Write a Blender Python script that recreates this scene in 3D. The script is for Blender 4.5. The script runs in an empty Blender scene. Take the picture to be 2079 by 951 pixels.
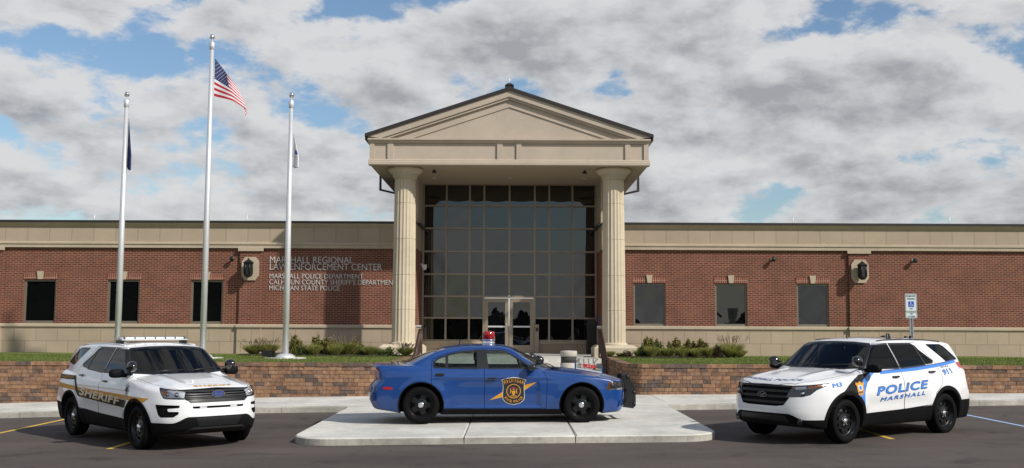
import bpy, bmesh, math, random
import numpy as np
from mathutils import Vector, Matrix
from mathutils.bvhtree import BVHTree
random.seed(7); rng = np.random.default_rng(7)
SC = bpy.context.scene; COL = SC.collection; PI = math.pi
def R(a): return math.radians(a)

# ------------------------------------------------------------------ materials
MATS = {}
def nodes_of(name):
    m = bpy.data.materials.new(name); m.use_nodes = True
    nt = m.node_tree; b = nt.nodes['Principled BSDF']
    MATS[name] = m
    return m, nt, b
def N(nt, t, **kw):
    n = nt.nodes.new(t)
    for k, v in kw.items():
        if k == 'inp':
            for i, x in v.items(): n.inputs[i].default_value = x
        else: setattr(n, k, v)
    return n
def col(c): return (c[0], c[1], c[2], 1.0)
def simple(name, c, rough=.5, metal=0., coat=0., spec=.5, var=.12, scale=6., bump=0., bscale=40., emit=None, ior=None):
    """plain surface with a little procedural unevenness"""
    m, nt, b = nodes_of(name)
    b.inputs['Roughness'].default_value = rough; b.inputs['Metallic'].default_value = metal
    b.inputs['Coat Weight'].default_value = coat; b.inputs['Coat Roughness'].default_value = .03
    b.inputs['Specular IOR Level'].default_value = spec
    if ior: b.inputs['IOR'].default_value = ior
    tc = N(nt, 'ShaderNodeTexCoord')
    nz = N(nt, 'ShaderNodeTexNoise', inp={'Scale': scale, 'Detail': 5.})
    nt.links.new(tc.outputs['Object'], nz.inputs['Vector'])
    mx = N(nt, 'ShaderNodeMix', data_type='RGBA')
    mx.inputs[6].default_value = col([x*(1-var) for x in c]); mx.inputs[7].default_value = col([min(1, x*(1+var)) for x in c])
    nt.links.new(nz.outputs['Fac'], mx.inputs[0]); nt.links.new(mx.outputs[2], b.inputs['Base Color'])
    if bump:
        n2 = N(nt, 'ShaderNodeTexNoise', inp={'Scale': bscale, 'Detail': 4.})
        nt.links.new(tc.outputs['Object'], n2.inputs['Vector'])
        bp = N(nt, 'ShaderNodeBump', inp={'Strength': bump, 'Distance': .02})
        nt.links.new(n2.outputs['Fac'], bp.inputs['Height']); nt.links.new(bp.outputs['Normal'], b.inputs['Normal'])
    if emit:
        b.inputs['Emission Color'].default_value = col(emit[0]); b.inputs['Emission Strength'].default_value = emit[1]
    return m
def bricky(name, c1, c2, mortar, bw, rh, ms, off=.5, bias=0., rough=.85, bump=.4, noise=.25, nscale=3., speck=None, shift=(0, 0)):
    m, nt, b = nodes_of(name)
    b.inputs['Roughness'].default_value = rough; b.inputs['Specular IOR Level'].default_value = .25
    uv = N(nt, 'ShaderNodeUVMap')
    mp = N(nt, 'ShaderNodeMapping'); mp.inputs['Location'].default_value = (shift[0], shift[1], 0)
    nt.links.new(uv.outputs['UV'], mp.inputs['Vector'])
    br = N(nt, 'ShaderNodeTexBrick', offset=off, inp={'Color1': col(c1), 'Color2': col(c2), 'Mortar': col(mortar), 'Scale': 1., 'Mortar Size': ms,
            'Mortar Smooth': .1, 'Bias': bias, 'Brick Width': bw, 'Row Height': rh})
    nt.links.new(mp.outputs['Vector'], br.inputs['Vector'])
    nz = N(nt, 'ShaderNodeTexNoise', inp={'Scale': nscale, 'Detail': 6., 'Roughness': .6})
    nt.links.new(uv.outputs['UV'], nz.inputs['Vector'])
    mr = N(nt, 'ShaderNodeMapRange', inp={'From Min': .25, 'From Max': .75, 'To Min': 1-noise, 'To Max': 1+noise})
    nt.links.new(nz.outputs['Fac'], mr.inputs['Value'])
    mx = N(nt, 'ShaderNodeMix', data_type='RGBA', blend_type='MULTIPLY'); mx.inputs[0].default_value = 1
    nt.links.new(br.outputs['Color'], mx.inputs[6]); nt.links.new(mr.outputs['Result'], mx.inputs[7])
    out = mx.outputs[2]
    if speck:
        n3 = N(nt, 'ShaderNodeTexNoise', inp={'Scale': speck[0], 'Detail': 3., 'Roughness': .7})
        nt.links.new(uv.outputs['UV'], n3.inputs['Vector'])
        r3 = N(nt, 'ShaderNodeMapRange', inp={'From Min': .3, 'From Max': .7, 'To Min': 1-speck[1], 'To Max': 1+speck[1]})
        nt.links.new(n3.outputs['Fac'], r3.inputs['Value'])
        m3 = N(nt, 'ShaderNodeMix', data_type='RGBA', blend_type='MULTIPLY'); m3.inputs[0].default_value = 1
        nt.links.new(out, m3.inputs[6]); nt.links.new(r3.outputs['Result'], m3.inputs[7]); out = m3.outputs[2]
    nt.links.new(out, b.inputs['Base Color'])
    if bump:
        bp = N(nt, 'ShaderNodeBump', inp={'Strength': bump, 'Distance': .01}, invert=True)
        nt.links.new(br.outputs['Fac'], bp.inputs['Height']); nt.links.new(bp.outputs['Normal'], b.inputs['Normal'])
    return m
def glass(name, tint, alpha, f_ior=1.5, rough=0.):
    """thin tinted sheet of glass: straight-through tinted transmission + fresnel reflection"""
    m = bpy.data.materials.new(name); m.use_nodes = True; nt = m.node_tree; nt.nodes.clear(); MATS[name] = m
    o = N(nt, 'ShaderNodeOutputMaterial'); t = N(nt, 'ShaderNodeBsdfTransparent'); t.inputs[0].default_value = col([x*alpha for x in tint])
    g = N(nt, 'ShaderNodeBsdfGlossy', inp={'Roughness': rough}); fr = N(nt, 'ShaderNodeFresnel', inp={'IOR': f_ior})
    mx = N(nt, 'ShaderNodeMixShader')
    nt.links.new(fr.outputs[0], mx.inputs[0]); nt.links.new(t.outputs[0], mx.inputs[1]); nt.links.new(g.outputs[0], mx.inputs[2]); nt.links.new(mx.outputs[0], o.inputs[0])
    return m

# ------------------------------------------------------------------ mesh builder
class MB:
    def __init__(s): s.v = []; s.f = []; s.m = []; s.sm = []
    def add(s, vs, fs, mi=0, smooth=False):
        o = len(s.v); s.v += [tuple(p) for p in vs]
        for f in fs: s.f.append([i+o for i in f]); s.m.append(mi); s.sm.append(smooth)
        return s
    def box(s, x0, x1, y0, y1, z0, z1, mi=0):
        x0, x1 = min(x0, x1), max(x0, x1); y0, y1 = min(y0, y1), max(y0, y1); z0, z1 = min(z0, z1), max(z0, z1)
        return s.add([(x0,y0,z0),(x1,y0,z0),(x1,y1,z0),(x0,y1,z0),(x0,y0,z1),(x1,y0,z1),(x1,y1,z1),(x0,y1,z1)],
              [(0,3,2,1),(4,5,6,7),(0,1,5,4),(1,2,6,5),(2,3,7,6),(3,0,4,7)], mi)
    def quad(s, a, b, c, d, mi=0): return s.add([a,b,c,d], [(0,1,2,3)], mi)
    def prism(s, poly, lo, hi, axis='z', mi=0):
        """poly CCW in (x,y) for z, (x,z) for y, (y,z) for x"""
        n = len(poly)
        def P(a, b, h): return {'z': (a,b,h), 'y': (a,h,b), 'x': (h,a,b)}[axis]
        vs = [P(a,b,lo) for a,b in poly]+[P(a,b,hi) for a,b in poly]
        fs = [tuple(range(n-1,-1,-1)), tuple(range(n,2*n))]+[(i,(i+1)%n,n+(i+1)%n,n+i) for i in range(n)]
        if axis == 'y': fs = [tuple(reversed(f)) for f in fs]
        return s.add(vs, fs, mi)
    def lathe(s, prof, c=(0,0,0), n=24, axis='z', mi=0, smooth=True, cap=True, rf=None):
        vs = []; fs = []; k = len(prof)
        for r, h in prof:
            for i in range(n):
                a = 2*PI*i/n; rr = r*(rf(a) if rf else 1)
                u, w = rr*math.cos(a), rr*math.sin(a)
                vs.append({'z': (c[0]+u, c[1]+w, c[2]+h), 'y': (c[0]+u, c[1]+h, c[2]+w), 'x': (c[0]+h, c[1]+u, c[2]+w)}[axis])
        for j in range(k-1):
            for i in range(n):
                a, b = j*n+i, j*n+(i+1) % n
                q = (a, b, b+n, a+n); fs.append(q if axis != 'y' else q[::-1])
        if cap:
            lo = tuple(range(n-1,-1,-1)); hi = tuple(range((k-1)*n, k*n))
            if axis == 'y': lo, hi = lo[::-1], hi[::-1]
            if prof[0][0] > 1e-5: fs.append(lo)
            if prof[-1][0] > 1e-5: fs.append(hi)
        return s.add(vs, fs, mi, smooth)
    def tube(s, pts, r, n=8, mi=0, smooth=True):
        pts = [Vector(p) for p in pts]; rs = r if isinstance(r, (list, tuple)) else [r]*len(pts)
        vs = []; fs = []; up = Vector((0,0,1)); prev = None
        for i, p in enumerate(pts):
            d = (pts[min(i+1, len(pts)-1)]-pts[max(i-1, 0)]).normalized()
            if prev is None:
                a = d.cross(up if abs(d.z) < .95 else Vector((1,0,0))).normalized()
            else: a = (prev-d*prev.dot(d)).normalized()
            prev = a; b = d.cross(a)
            for k in range(n):
                t = 2*PI*k/n; vs.append(p+(a*math.cos(t)+b*math.sin(t))*rs[i])
        for i in range(len(pts)-1):
            for k in range(n): fs.append((i*n+k, i*n+(k+1) % n, (i+1)*n+(k+1) % n, (i+1)*n+k))
        fs += [tuple(range(n-1,-1,-1)), tuple(range((len(pts)-1)*n, len(pts)*n))]
        return s.add(vs, fs, mi, smooth)
    def sphere(s, c, r, n=16, m=8, mi=0, sz=1.):
        prof = [(max(1e-6, r*math.sin(PI*j/m)), -r*sz*math.cos(PI*j/m)) for j in range(m+1)]
        return s.lathe(prof, c, n, 'z', mi, True, False)
    def build(s, name, mats, parent=None, kind=None, world=True):
        me = bpy.data.meshes.new(name); me.from_pydata(s.v, [], s.f)
        if not isinstance(mats, (list, tuple)): mats = [mats]
        for m in mats: me.materials.append(m)
        me.polygons.foreach_set('material_index', s.m); me.polygons.foreach_set('use_smooth', s.sm)
        uvl = me.uv_layers.new(name='UVMap').data
        for p in me.polygons:
            n = p.normal; ax = max(range(3), key=lambda i: abs(n[i]))
            for li in p.loop_indices:
                c = me.vertices[me.loops[li].vertex_index].co
                uvl[li].uv = (c.y, c.z) if ax == 0 else ((c.x, c.z) if ax == 1 else (c.x, c.y))
        me.update()
        return link(name, me, parent, kind, world)
def link(name, me, parent=None, kind=None, world=True):
    o = bpy.data.objects.new(name, me); COL.objects.link(o)
    if parent is not None:
        o.parent = parent
        if world: o.matrix_parent_inverse = parent_world(parent).inverted()
    if kind: o['kind'] = kind
    return o
def parent_world(p):
    m = Matrix.LocRotScale(p.location, p.rotation_euler, None)
    if p.parent is not None: m = parent_world(p.parent) @ p.matrix_parent_inverse @ m
    return m
def thing(name, label, cat, loc=(0,0,0), rotz=0, group=None):
    o = bpy.data.objects.new(name, None); COL.objects.link(o); o.location = loc; o.rotation_euler = (0,0,rotz)
    o.empty_display_size = .3
    return tag(o, label, cat, group)
def tag(o, label, cat, group=None):
    o['label'] = label; o['category'] = cat
    if group: o['group'] = group
    return o
def dup(root, loc, rotz=0., label=None, scale=None):
    def cp(o, par):
        c = o.copy(); COL.objects.link(c)
        if par is not None: c.parent = par
        for ch in o.children: cp(ch, c)
        return c
    r = cp(root, None); r.location = loc; r.rotation_euler = (0,0,rotz)
    if label: r['label'] = label
    if scale: r.scale = (scale,)*3 if not isinstance(scale, tuple) else scale
    return r
def text_mesh(s, w=None, h=None, bold=0., shear=0., ext=0., space=1., wspace=1.):
    """letters as triangles: verts (u,v,d), scaled so that the box of the text is w x h"""
    cu = bpy.data.curves.new('txt', 'FONT'); cu.body = s; cu.shear = shear; cu.offset = bold if ext else 0.; cu.extrude = ext
    cu.space_character = space; cu.space_word = wspace; cu.resolution_u = 4
    o = bpy.data.objects.new('txt', cu); COL.objects.link(o)
    dg = bpy.context.evaluated_depsgraph_get(); me = o.evaluated_get(dg).to_mesh()
    V = np.array([v.co[:] for v in me.vertices]); F = [tuple(p.vertices) for p in me.polygons]
    o.evaluated_get(dg).to_mesh_clear(); bpy.data.objects.remove(o); bpy.data.curves.remove(cu)
    if bold and not ext:                       # heavier letters: the sheet stamped round a small nib, each a hair above the last
        W = []; FF = []; n = len(V)
        for k in range(7):
            a = 2*PI*k/6+.3; q = 0 if k == 6 else 1; W.append(V+np.array([bold*math.cos(a)*q, bold*math.sin(a)*q, 0])); W[-1][:, 2] = k*.00025; FF += [tuple(i+k*n for i in f) for f in F]
        V = np.vstack(W); F = FF
    lo, hi = V.min(0), V.max(0); V[:, :2] -= lo[:2]; sz = hi-lo
    sx = (w/sz[0]) if w else (h/sz[1]); sy = (h/sz[1]) if h else sx
    V[:, 0] *= sx; V[:, 1] *= sy
    return V, F

# ------------------------------------------------------------------ camera, light, sky
def zg(x):
    x = max(-20., min(20., x)); return .008*x-.0009*min(x, 0)**2
EXPO = 0.08; SUN_E = 4.3; SKY_S = .075
CL_OFF = (1.2, 5.3, 2.4); CL_LO, CL_HI = .375, .485; CL_EDGE = -1.6; CL_GAIN = 8.8; CL_SC = 6.5; CL_D = .03; CL_R = .57
CL_C = ((1.,1.,1.01), (.83,.84,.86), (.52,.53,.56)); SKY_MUL = (1.15, 1.28, 1.42)
SKY_BIAS = [(-21,14.3,7,1.3,-.165), (-11,12.3,3,1.7,-.12), (-18,17.5,3.5,1.5,-.12), (0,13,2.2,1,-.08), (-3,18.3,3,.9,-.12), (17,15.8,9,1.2,-.10), (23.5,8.8,3.8,1.2,-.24), (15.5,7.0,2.5,.8,-.06), (-8,15.5,6,1.8,.10), (8,17,6,2,.10), (11,11,7,2.5,.06), (0,5,60,4.5,.06), (0,62,400,26,-.15), (177,9,14,5,-.12), (-177,9,14,5,-.12)]
cam = bpy.data.cameras.new('camera'); cam.sensor_width = 36.; cam.lens = 36.*2070/2079; cam.clip_end = 3000; cam.clip_start = .1
co = bpy.data.objects.new('camera', cam); COL.objects.link(co); SC.camera = co
pit = math.atan((658-475.5)/2070)
co.matrix_world = Matrix.Translation((0,0,2.0)) @ Matrix.Rotation(PI/2+pit, 4, 'X') @ Matrix.Rotation(.0043, 4, 'Z')
SC.view_settings.view_transform = 'Standard'; SC.view_settings.look = 'None'; SC.view_settings.exposure = EXPO; SC.view_settings.gamma = 1
SC.view_settings.use_curve_mapping = False
SC.cycles.use_denoising = True; SC.cycles.max_bounces = 10; SC.cycles.transparent_max_bounces = 24
SUN_AZ, SUN_EL = R(54.5), R(37.5)          # from the facade normal towards the right, behind the camera
sd = Vector((math.sin(SUN_AZ)*math.cos(SUN_EL), -math.cos(SUN_AZ)*math.cos(SUN_EL), math.sin(SUN_EL)))
sl = bpy.data.lights.new('sun', 'SUN'); sl.energy = SUN_E; sl.angle = R(1.2); sl.color = (1., .95, .87)
so = bpy.data.objects.new('sun', sl); COL.objects.link(so); so.location = sd*60; so.rotation_euler = sd.to_track_quat('Z', 'Y').to_euler()
w = bpy.data.worlds.new('World'); SC.world = w; w.use_nodes = True; nt = w.node_tree; bg = nt.nodes['Background']
bg.inputs['Strength'].default_value = SKY_S
sk = N(nt, 'ShaderNodeTexSky', sky_type='NISHITA', sun_disc=False, sun_elevation=SUN_EL, sun_rotation=PI-SUN_AZ)
sk.air_density = 1.2; sk.dust_density = .6; sk.ozone_density = 1.5
tc = N(nt, 'ShaderNodeTexCoord'); sx = N(nt, 'ShaderNodeSeparateXYZ'); nt.links.new(tc.outputs['Generated'], sx.inputs[0])
def M(op, a, b=None, c=None, clamp=False):
    n = N(nt, 'ShaderNodeMath', operation=op, use_clamp=clamp)
    for i, x in enumerate((a, b, c)):
        if x is None: continue
        if hasattr(x, 'links'): nt.links.new(x, n.inputs[i])
        else: n.inputs[i].default_value = x
    return n.outputs[0]
# the cloud deck: a layer at a height, seen in perspective
zc = M('MAXIMUM', M('ADD', sx.outputs['Z'], .10), .02)
cb = N(nt, 'ShaderNodeCombineXYZ'); nt.links.new(sx.outputs['X'], cb.inputs[0]); nt.links.new(sx.outputs['Y'], cb.inputs[1]); nt.links.new(M('MULTIPLY', M('POWER', M('ABSOLUTE', sx.outputs['Z']), .85), 1.9), cb.inputs[2])
def cloud_noise(scale, detail, rough, dist, off):
    mp = N(nt, 'ShaderNodeMapping'); mp.inputs['Location'].default_value = off; mp.inputs['Scale'].default_value = (1, 1, 1)
    nt.links.new(cb.outputs[0], mp.inputs['Vector'])
    n = N(nt, 'ShaderNodeTexNoise', inp={'Scale': scale, 'Detail': detail, 'Roughness': rough, 'Distortion': dist})
    nt.links.new(mp.outputs[0], n.inputs['Vector']); return n.outputs['Fac']
n1 = cloud_noise(CL_SC, 12., CL_R, .10, CL_OFF)
n2 = cloud_noise(CL_SC*2.6, 9., .62, .15, (CL_OFF[0]+4.1, CL_OFF[1]+1.7, 2.))
n3 = cloud_noise(CL_SC, 6., CL_R, .10, (CL_OFF[0]+.01, CL_OFF[1]-.005, CL_OFF[2]+CL_D))   # the same field seen from the sun's side: its lit edges
dens = M('ADD', n1, M('MULTIPLY', M('SUBTRACT', n2, .5), .42))
# broad openings and banks of this day's sky, as directions (azimuth right of north, elevation, half width, half height, amount)
az = M('ARCTAN2', sx.outputs['X'], sx.outputs['Y']); el = M('ARCSINE', sx.outputs['Z'])
for a0, e0, wa, we, amt in SKY_BIAS:
    da = M('DIVIDE', M('SUBTRACT', az, R(a0)), R(wa)); de = M('DIVIDE', M('SUBTRACT', el, R(e0)), R(we))
    g = M('EXPONENT', M('MULTIPLY', M('ADD', M('MULTIPLY', da, da), M('MULTIPLY', de, de)), -1.))
    dens = M('MULTIPLY_ADD', g, amt, dens)
cr = N(nt, 'ShaderNodeMapRange', interpolation_type='SMOOTHSTEP', inp={'From Min': CL_LO, 'From Max': CL_HI}); nt.links.new(dens, cr.inputs['Value'])
# thick parts are grey underneath, thin edges bright
th = N(nt, 'ShaderNodeMapRange', inp={'From Min': CL_LO+.05, 'From Max': CL_LO+.36}); nt.links.new(M('MULTIPLY_ADD', M('SUBTRACT', n1, n3), CL_EDGE, dens), th.inputs['Value'])
rp = N(nt, 'ShaderNodeValToRGB'); nt.links.new(th.outputs[0], rp.inputs[0])
e = rp.color_ramp.elements; e[0].position = 0.; e[0].color = col(CL_C[0]); e[1].position = 1.; e[1].color = col(CL_C[2])
x = rp.color_ramp.elements.new(.42); x.color = col(CL_C[1])
sc_ = N(nt, 'ShaderNodeVectorMath', operation='SCALE'); nt.links.new(rp.outputs[0], sc_.inputs[0]); sc_.inputs['Scale'].default_value = CL_GAIN
skm = N(nt, 'ShaderNodeMix', data_type='RGBA', blend_type='MULTIPLY'); skm.inputs[0].default_value = 1.; skm.inputs[7].default_value = col(SKY_MUL)
nt.links.new(sk.outputs[0], skm.inputs[6])
mx = N(nt, 'ShaderNodeMix', data_type='RGBA'); nt.links.new(M('MULTIPLY', cr.outputs[0], .96), mx.inputs[0])
nt.links.new(skm.outputs[2], mx.inputs[6]); nt.links.new(sc_.outputs[0], mx.inputs[7])
nt.links.new(mx.outputs[2], bg.inputs['Color'])
# ================================================================== materials of the place
def weathered(name, c, amt, bump):
    m, nt, b = nodes_of(name); b.inputs['Roughness'].default_value = .88; b.inputs['Specular IOR Level'].default_value = .25
    g = N(nt, 'ShaderNodeNewGeometry'); f = None
    for sc, lo, hi, w_ in ((.7,.35,.7,amt), (4.5,.35,.75,amt*.55), (16.,.5,.72,amt*.5), (140.,.3,.7,.10)):
        n = N(nt, 'ShaderNodeTexNoise', inp={'Scale': sc, 'Detail': 7., 'Roughness': .62}); nt.links.new(g.outputs['Position'], n.inputs['Vector'])
        r = N(nt, 'ShaderNodeMapRange', inp={'From Min': lo, 'From Max': hi, 'To Min': 1+w_*.35, 'To Max': 1-w_}); nt.links.new(n.outputs[0], r.inputs['Value'])
        if f is None: f = r.outputs[0]
        else: k = N(nt, 'ShaderNodeMath', operation='MULTIPLY'); nt.links.new(f, k.inputs[0]); nt.links.new(r.outputs[0], k.inputs[1]); f = k.outputs[0]
    v = N(nt, 'ShaderNodeVectorMath', operation='SCALE'); v.inputs[0].default_value = c; nt.links.new(f, v.inputs['Scale']); nt.links.new(v.outputs[0], b.inputs['Base Color'])
    bp = N(nt, 'ShaderNodeBump', inp={'Strength': bump, 'Distance': .01}); nt.links.new(n.outputs[0], bp.inputs['Height']); nt.links.new(bp.outputs[0], b.inputs['Normal']); return m
BRICK = bricky('brick', (.172,.046,.027), (.108,.032,.021), (.275,.18,.128), .203, .0677, .0095, noise=.22, nscale=1.3, shift=(.05,.013))
SOLD = bricky('soldier_brick', (.215,.052,.032), (.14,.034,.023), (.38,.26,.19), .0677, .4, .010, off=0., noise=.2)
STONE = bricky('cast_stone_blocks', (.395,.318,.232), (.365,.29,.21), (.24,.19,.14), .78, .44, .011, noise=.09, nscale=1.1, speck=(45., .10), bump=.2)
STONE_P = bricky('cast_stone_panels', (.40,.325,.238), (.375,.30,.22), (.25,.20,.15), .80, 30., .012, off=0., noise=.08, nscale=1.1, speck=(45., .10), bump=.2, shift=(0,-15))
TRIM = weathered('cast_stone_trim', (.465,.385,.287), .13, .25)
COLM = weathered('column_stone', (.555,.475,.352), .12, .25)
EIFS = weathered('stucco', (.47,.398,.318), .10, .3)
SOFF = simple('stucco_soffit', (.40,.325,.245), .9, spec=.2, var=.05, scale=2., bump=.2, bscale=120)
DARKM = simple('dark_metal', (.035,.03,.028), .45, .3, var=.1)
MULL = simple('tan_anodised', (.30,.245,.185), .42, .35, var=.05)
WFR = simple('window_frame_metal', (.20,.175,.135), .45, .3, var=.05)
def pane_mat(name, ior):
    m, nt, b = nodes_of(name); b.inputs['Base Color'].default_value = (.0035,.004,.0045,1); b.inputs['Roughness'].default_value = .0; b.inputs['IOR'].default_value = ior
    tc = N(nt, 'ShaderNodeTexCoord'); nz = N(nt, 'ShaderNodeTexNoise', inp={'Scale': .9, 'Detail': 1.})
    nt.links.new(tc.outputs['Object'], nz.inputs['Vector'])
    bp = N(nt, 'ShaderNodeBump', inp={'Strength': .04, 'Distance': .05}); nt.links.new(nz.outputs['Fac'], bp.inputs['Height']); nt.links.new(bp.outputs['Normal'], b.inputs['Normal'])
    return m
PANE = pane_mat('tinted_pane', 1.8)
ALU = simple('satin_aluminium', (.66,.67,.68), .42, .45, var=.04)
CONC = weathered('concrete', (.59,.573,.525), .27, .25)
KERB = weathered('kerb_concrete', (.42,.40,.345), .42, .3)
JOINT = simple('dark_joint', (.05,.047,.04), .95)  # even dark tone of the slab bed and wall core behind open joints
BLACK = simple('black_paint', (.012,.012,.013), .35)
CHROME = simple('chrome', (.75,.75,.76), .12, 1., var=.02)
STEEL = simple('brushed_steel_letters', (.58,.56,.53), .5, .1, var=.05)
RUST = simple('brown_railing', (.050,.024,.016), .5, .2, var=.2)
GALV = simple('galvanised_steel', (.45,.47,.48), .45, .7, var=.08)

# asphalt: dark, brownish, fine stones, pale worn patches
AS, nt, b = nodes_of('asphalt'); b.inputs['Roughness'].default_value = .88; b.inputs['Specular IOR Level'].default_value = .3
g = N(nt, 'ShaderNodeNewGeometry')
na = N(nt, 'ShaderNodeTexNoise', inp={'Scale': 110., 'Detail': 3., 'Roughness': .7}); nb = N(nt, 'ShaderNodeTexNoise', inp={'Scale': .35, 'Detail': 6., 'Roughness': .6})
nt.links.new(g.outputs['Position'], na.inputs['Vector'])
mp = N(nt, 'ShaderNodeMapping'); mp.inputs['Scale'].default_value = (.5, 1.6, 1); nt.links.new(g.outputs['Position'], mp.inputs['Vector']); nt.links.new(mp.outputs[0], nb.inputs['Vector'])
ra = N(nt, 'ShaderNodeMapRange', inp={'From Min': .3, 'From Max': .7, 'To Min': .55, 'To Max': 1.45}); nt.links.new(na.outputs[0], ra.inputs['Value'])
rb = N(nt, 'ShaderNodeMapRange', inp={'From Min': .3, 'From Max': .7, 'To Min': .72, 'To Max': 1.28}); nt.links.new(nb.outputs[0], rb.inputs['Value'])
m1 = N(nt, 'ShaderNodeMath', operation='MULTIPLY'); nt.links.new(ra.outputs[0], m1.inputs[0]); nt.links.new(rb.outputs[0], m1.inputs[1])
nd = N(nt, 'ShaderNodeTexNoise', inp={'Scale': 1.1, 'Detail': 5., 'Roughness': .65, 'Distortion': .6}); nt.links.new(g.outputs['Position'], nd.inputs['Vector'])
rd = N(nt, 'ShaderNodeMapRange', inp={'From Min': .55, 'From Max': .68, 'To Min': 1., 'To Max': .62}); nt.links.new(nd.outputs[0], rd.inputs['Value'])
ve = N(nt, 'ShaderNodeTexVoronoi', feature='DISTANCE_TO_EDGE', inp={'Scale': .22}); nv = N(nt, 'ShaderNodeTexNoise', inp={'Scale': 1.6, 'Detail': 4.}); nt.links.new(g.outputs['Position'], nv.inputs['Vector'])
vm = N(nt, 'ShaderNodeVectorMath', operation='MULTIPLY_ADD'); nt.links.new(nv.outputs['Color'], vm.inputs[0]); vm.inputs[1].default_value = (1.2,1.2,0); nt.links.new(g.outputs['Position'], vm.inputs[2]); nt.links.new(vm.outputs[0], ve.inputs['Vector'])
rk = N(nt, 'ShaderNodeMapRange', inp={'From Min': .0, 'From Max': .0035, 'To Min': .62, 'To Max': 1.}); nt.links.new(ve.outputs['Distance'], rk.inputs['Value'])
for o_ in (rd.outputs[0], rk.outputs[0]):
    m2 = N(nt, 'ShaderNodeMath', operation='MULTIPLY'); nt.links.new(m1.outputs[0], m2.inputs[0]); nt.links.new(o_, m2.inputs[1]); m1 = m2
vs = N(nt, 'ShaderNodeVectorMath', operation='SCALE'); vs.inputs[0].default_value = (.078,.064,.057); nt.links.new(m1.outputs[0], vs.inputs['Scale']); nt.links.new(vs.outputs[0], b.inputs['Base Color'])
bp = N(nt, 'ShaderNodeBump', inp={'Strength': .5, 'Distance': .008}); nt.links.new(na.outputs[0], bp.inputs['Height']); nt.links.new(bp.outputs[0], b.inputs['Normal'])

# retaining-wall block: each block its own brown, split face
RW, nt, b = nodes_of('split_face_block'); b.inputs['Roughness'].default_value = .95; b.inputs['Specular IOR Level'].default_value = .15
at = N(nt, 'ShaderNodeAttribute', attribute_name='blk', attribute_type='GEOMETRY')
rp = N(nt, 'ShaderNodeValToRGB'); nt.links.new(at.outputs['Fac'], rp.inputs[0]); e = rp.color_ramp.elements
e[0].color = (.11,.085,.072,1); e[1].color = (.31,.195,.122,1)
for p, c in ((.18,(.125,.095,.078)), (.3,(.20,.118,.078)), (.5,(.255,.145,.088)), (.7,(.30,.178,.105)), (.85,(.22,.138,.098))):
    k = rp.color_ramp.elements.new(p); k.color = col(c)
g = N(nt, 'ShaderNodeNewGeometry'); n1_ = N(nt, 'ShaderNodeTexNoise', inp={'Scale': 9., 'Detail': 8., 'Roughness': .7}); nt.links.new(g.outputs['Position'], n1_.inputs['Vector'])
r1 = N(nt, 'ShaderNodeMapRange', inp={'From Min': .3, 'From Max': .7, 'To Min': .6, 'To Max': 1.4}); nt.links.new(n1_.outputs[0], r1.inputs['Value'])
mx = N(nt, 'ShaderNodeMix', data_type='RGBA', blend_type='MULTIPLY'); mx.inputs[0].default_value = 1; nt.links.new(rp.outputs[0], mx.inputs[6]); nt.links.new(r1.outputs[0], mx.inputs[7]); nt.links.new(mx.outputs[2], b.inputs['Base Color'])
bp = N(nt, 'ShaderNodeBump', inp={'Strength': .8, 'Distance': .03}); nt.links.new(n1_.outputs[0], bp.inputs['Height']); nt.links.new(bp.outputs[0], b.inputs['Normal'])

def leafy(name, c1, c2, scale=2.5, trans=.25, per=True):
    m, nt, b = nodes_of(name); b.inputs['Roughness'].default_value = .6; b.inputs['Specular IOR Level'].default_value = .25
    g = N(nt, 'ShaderNodeNewGeometry'); n = N(nt, 'ShaderNodeTexNoise', inp={'Scale': scale, 'Detail': 4.}); nt.links.new(g.outputs['Position'], n.inputs['Vector'])
    ad = N(nt, 'ShaderNodeMath', operation='MULTIPLY_ADD'); nt.links.new(g.outputs['Random Per Island'], ad.inputs[0]); ad.inputs[1].default_value = .55 if per else 0
    sb = N(nt, 'ShaderNodeMath', operation='MULTIPLY_ADD'); nt.links.new(n.outputs[0], sb.inputs[0]); sb.inputs[1].default_value = 1.6; sb.inputs[2].default_value = -.55 if per else -.3
    nt.links.new(sb.outputs[0], ad.inputs[2])
    mx = N(nt, 'ShaderNodeMix', data_type='RGBA', clamp_factor=True); nt.links.new(ad.outputs[0], mx.inputs[0]); mx.inputs[6].default_value = col(c1); mx.inputs[7].default_value = col(c2)
    nt.links.new(mx.outputs[2], b.inputs['Base Color'])
    if trans:
        t = N(nt, 'ShaderNodeBsdfTranslucent'); nt.links.new(mx.outputs[2], t.inputs[0]); ms = N(nt, 'ShaderNodeMixShader'); ms.inputs[0].default_value = trans
        nt.links.new(b.outputs[0], ms.inputs[1]); nt.links.new(t.outputs[0], ms.inputs[2]); nt.links.new(ms.outputs[0], nt.nodes['Material Output'].inputs[0])
    return m
LAWN = leafy('lawn', (.075,.120,.024), (.165,.185,.050), 1.8, 0, False)
BLADE = leafy('grass_blade', (.075,.125,.022), (.20,.23,.06), 1.2, .3)
SHRUB = leafy('shrub_leaf', (.075,.095,.026), (.27,.23,.065), 2., .35)
SHRUBD = leafy('dark_shrub_leaf', (.050,.085,.024), (.15,.19,.048), 2., .3)
SHRUBP = leafy('bronze_shrub_leaf', (.030,.022,.014), (.085,.062,.028), 2., .2)
ORN = leafy('ornamental_grass', (.14,.175,.04), (.42,.40,.13), 2., .4)
PLUME = leafy('grass_plume', (.16,.11,.07), (.32,.25,.17), 3., .3)
MULCH = simple('bark_mulch', (.06,.042,.03), .95, var=.4, scale=14., bump=.8, bscale=30)
STEM = simple('woody_stem', (.07,.05,.03), .9)
WOOD = leafy('far_leaf', (.018,.030,.010), (.045,.065,.02), .3, 0)

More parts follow.
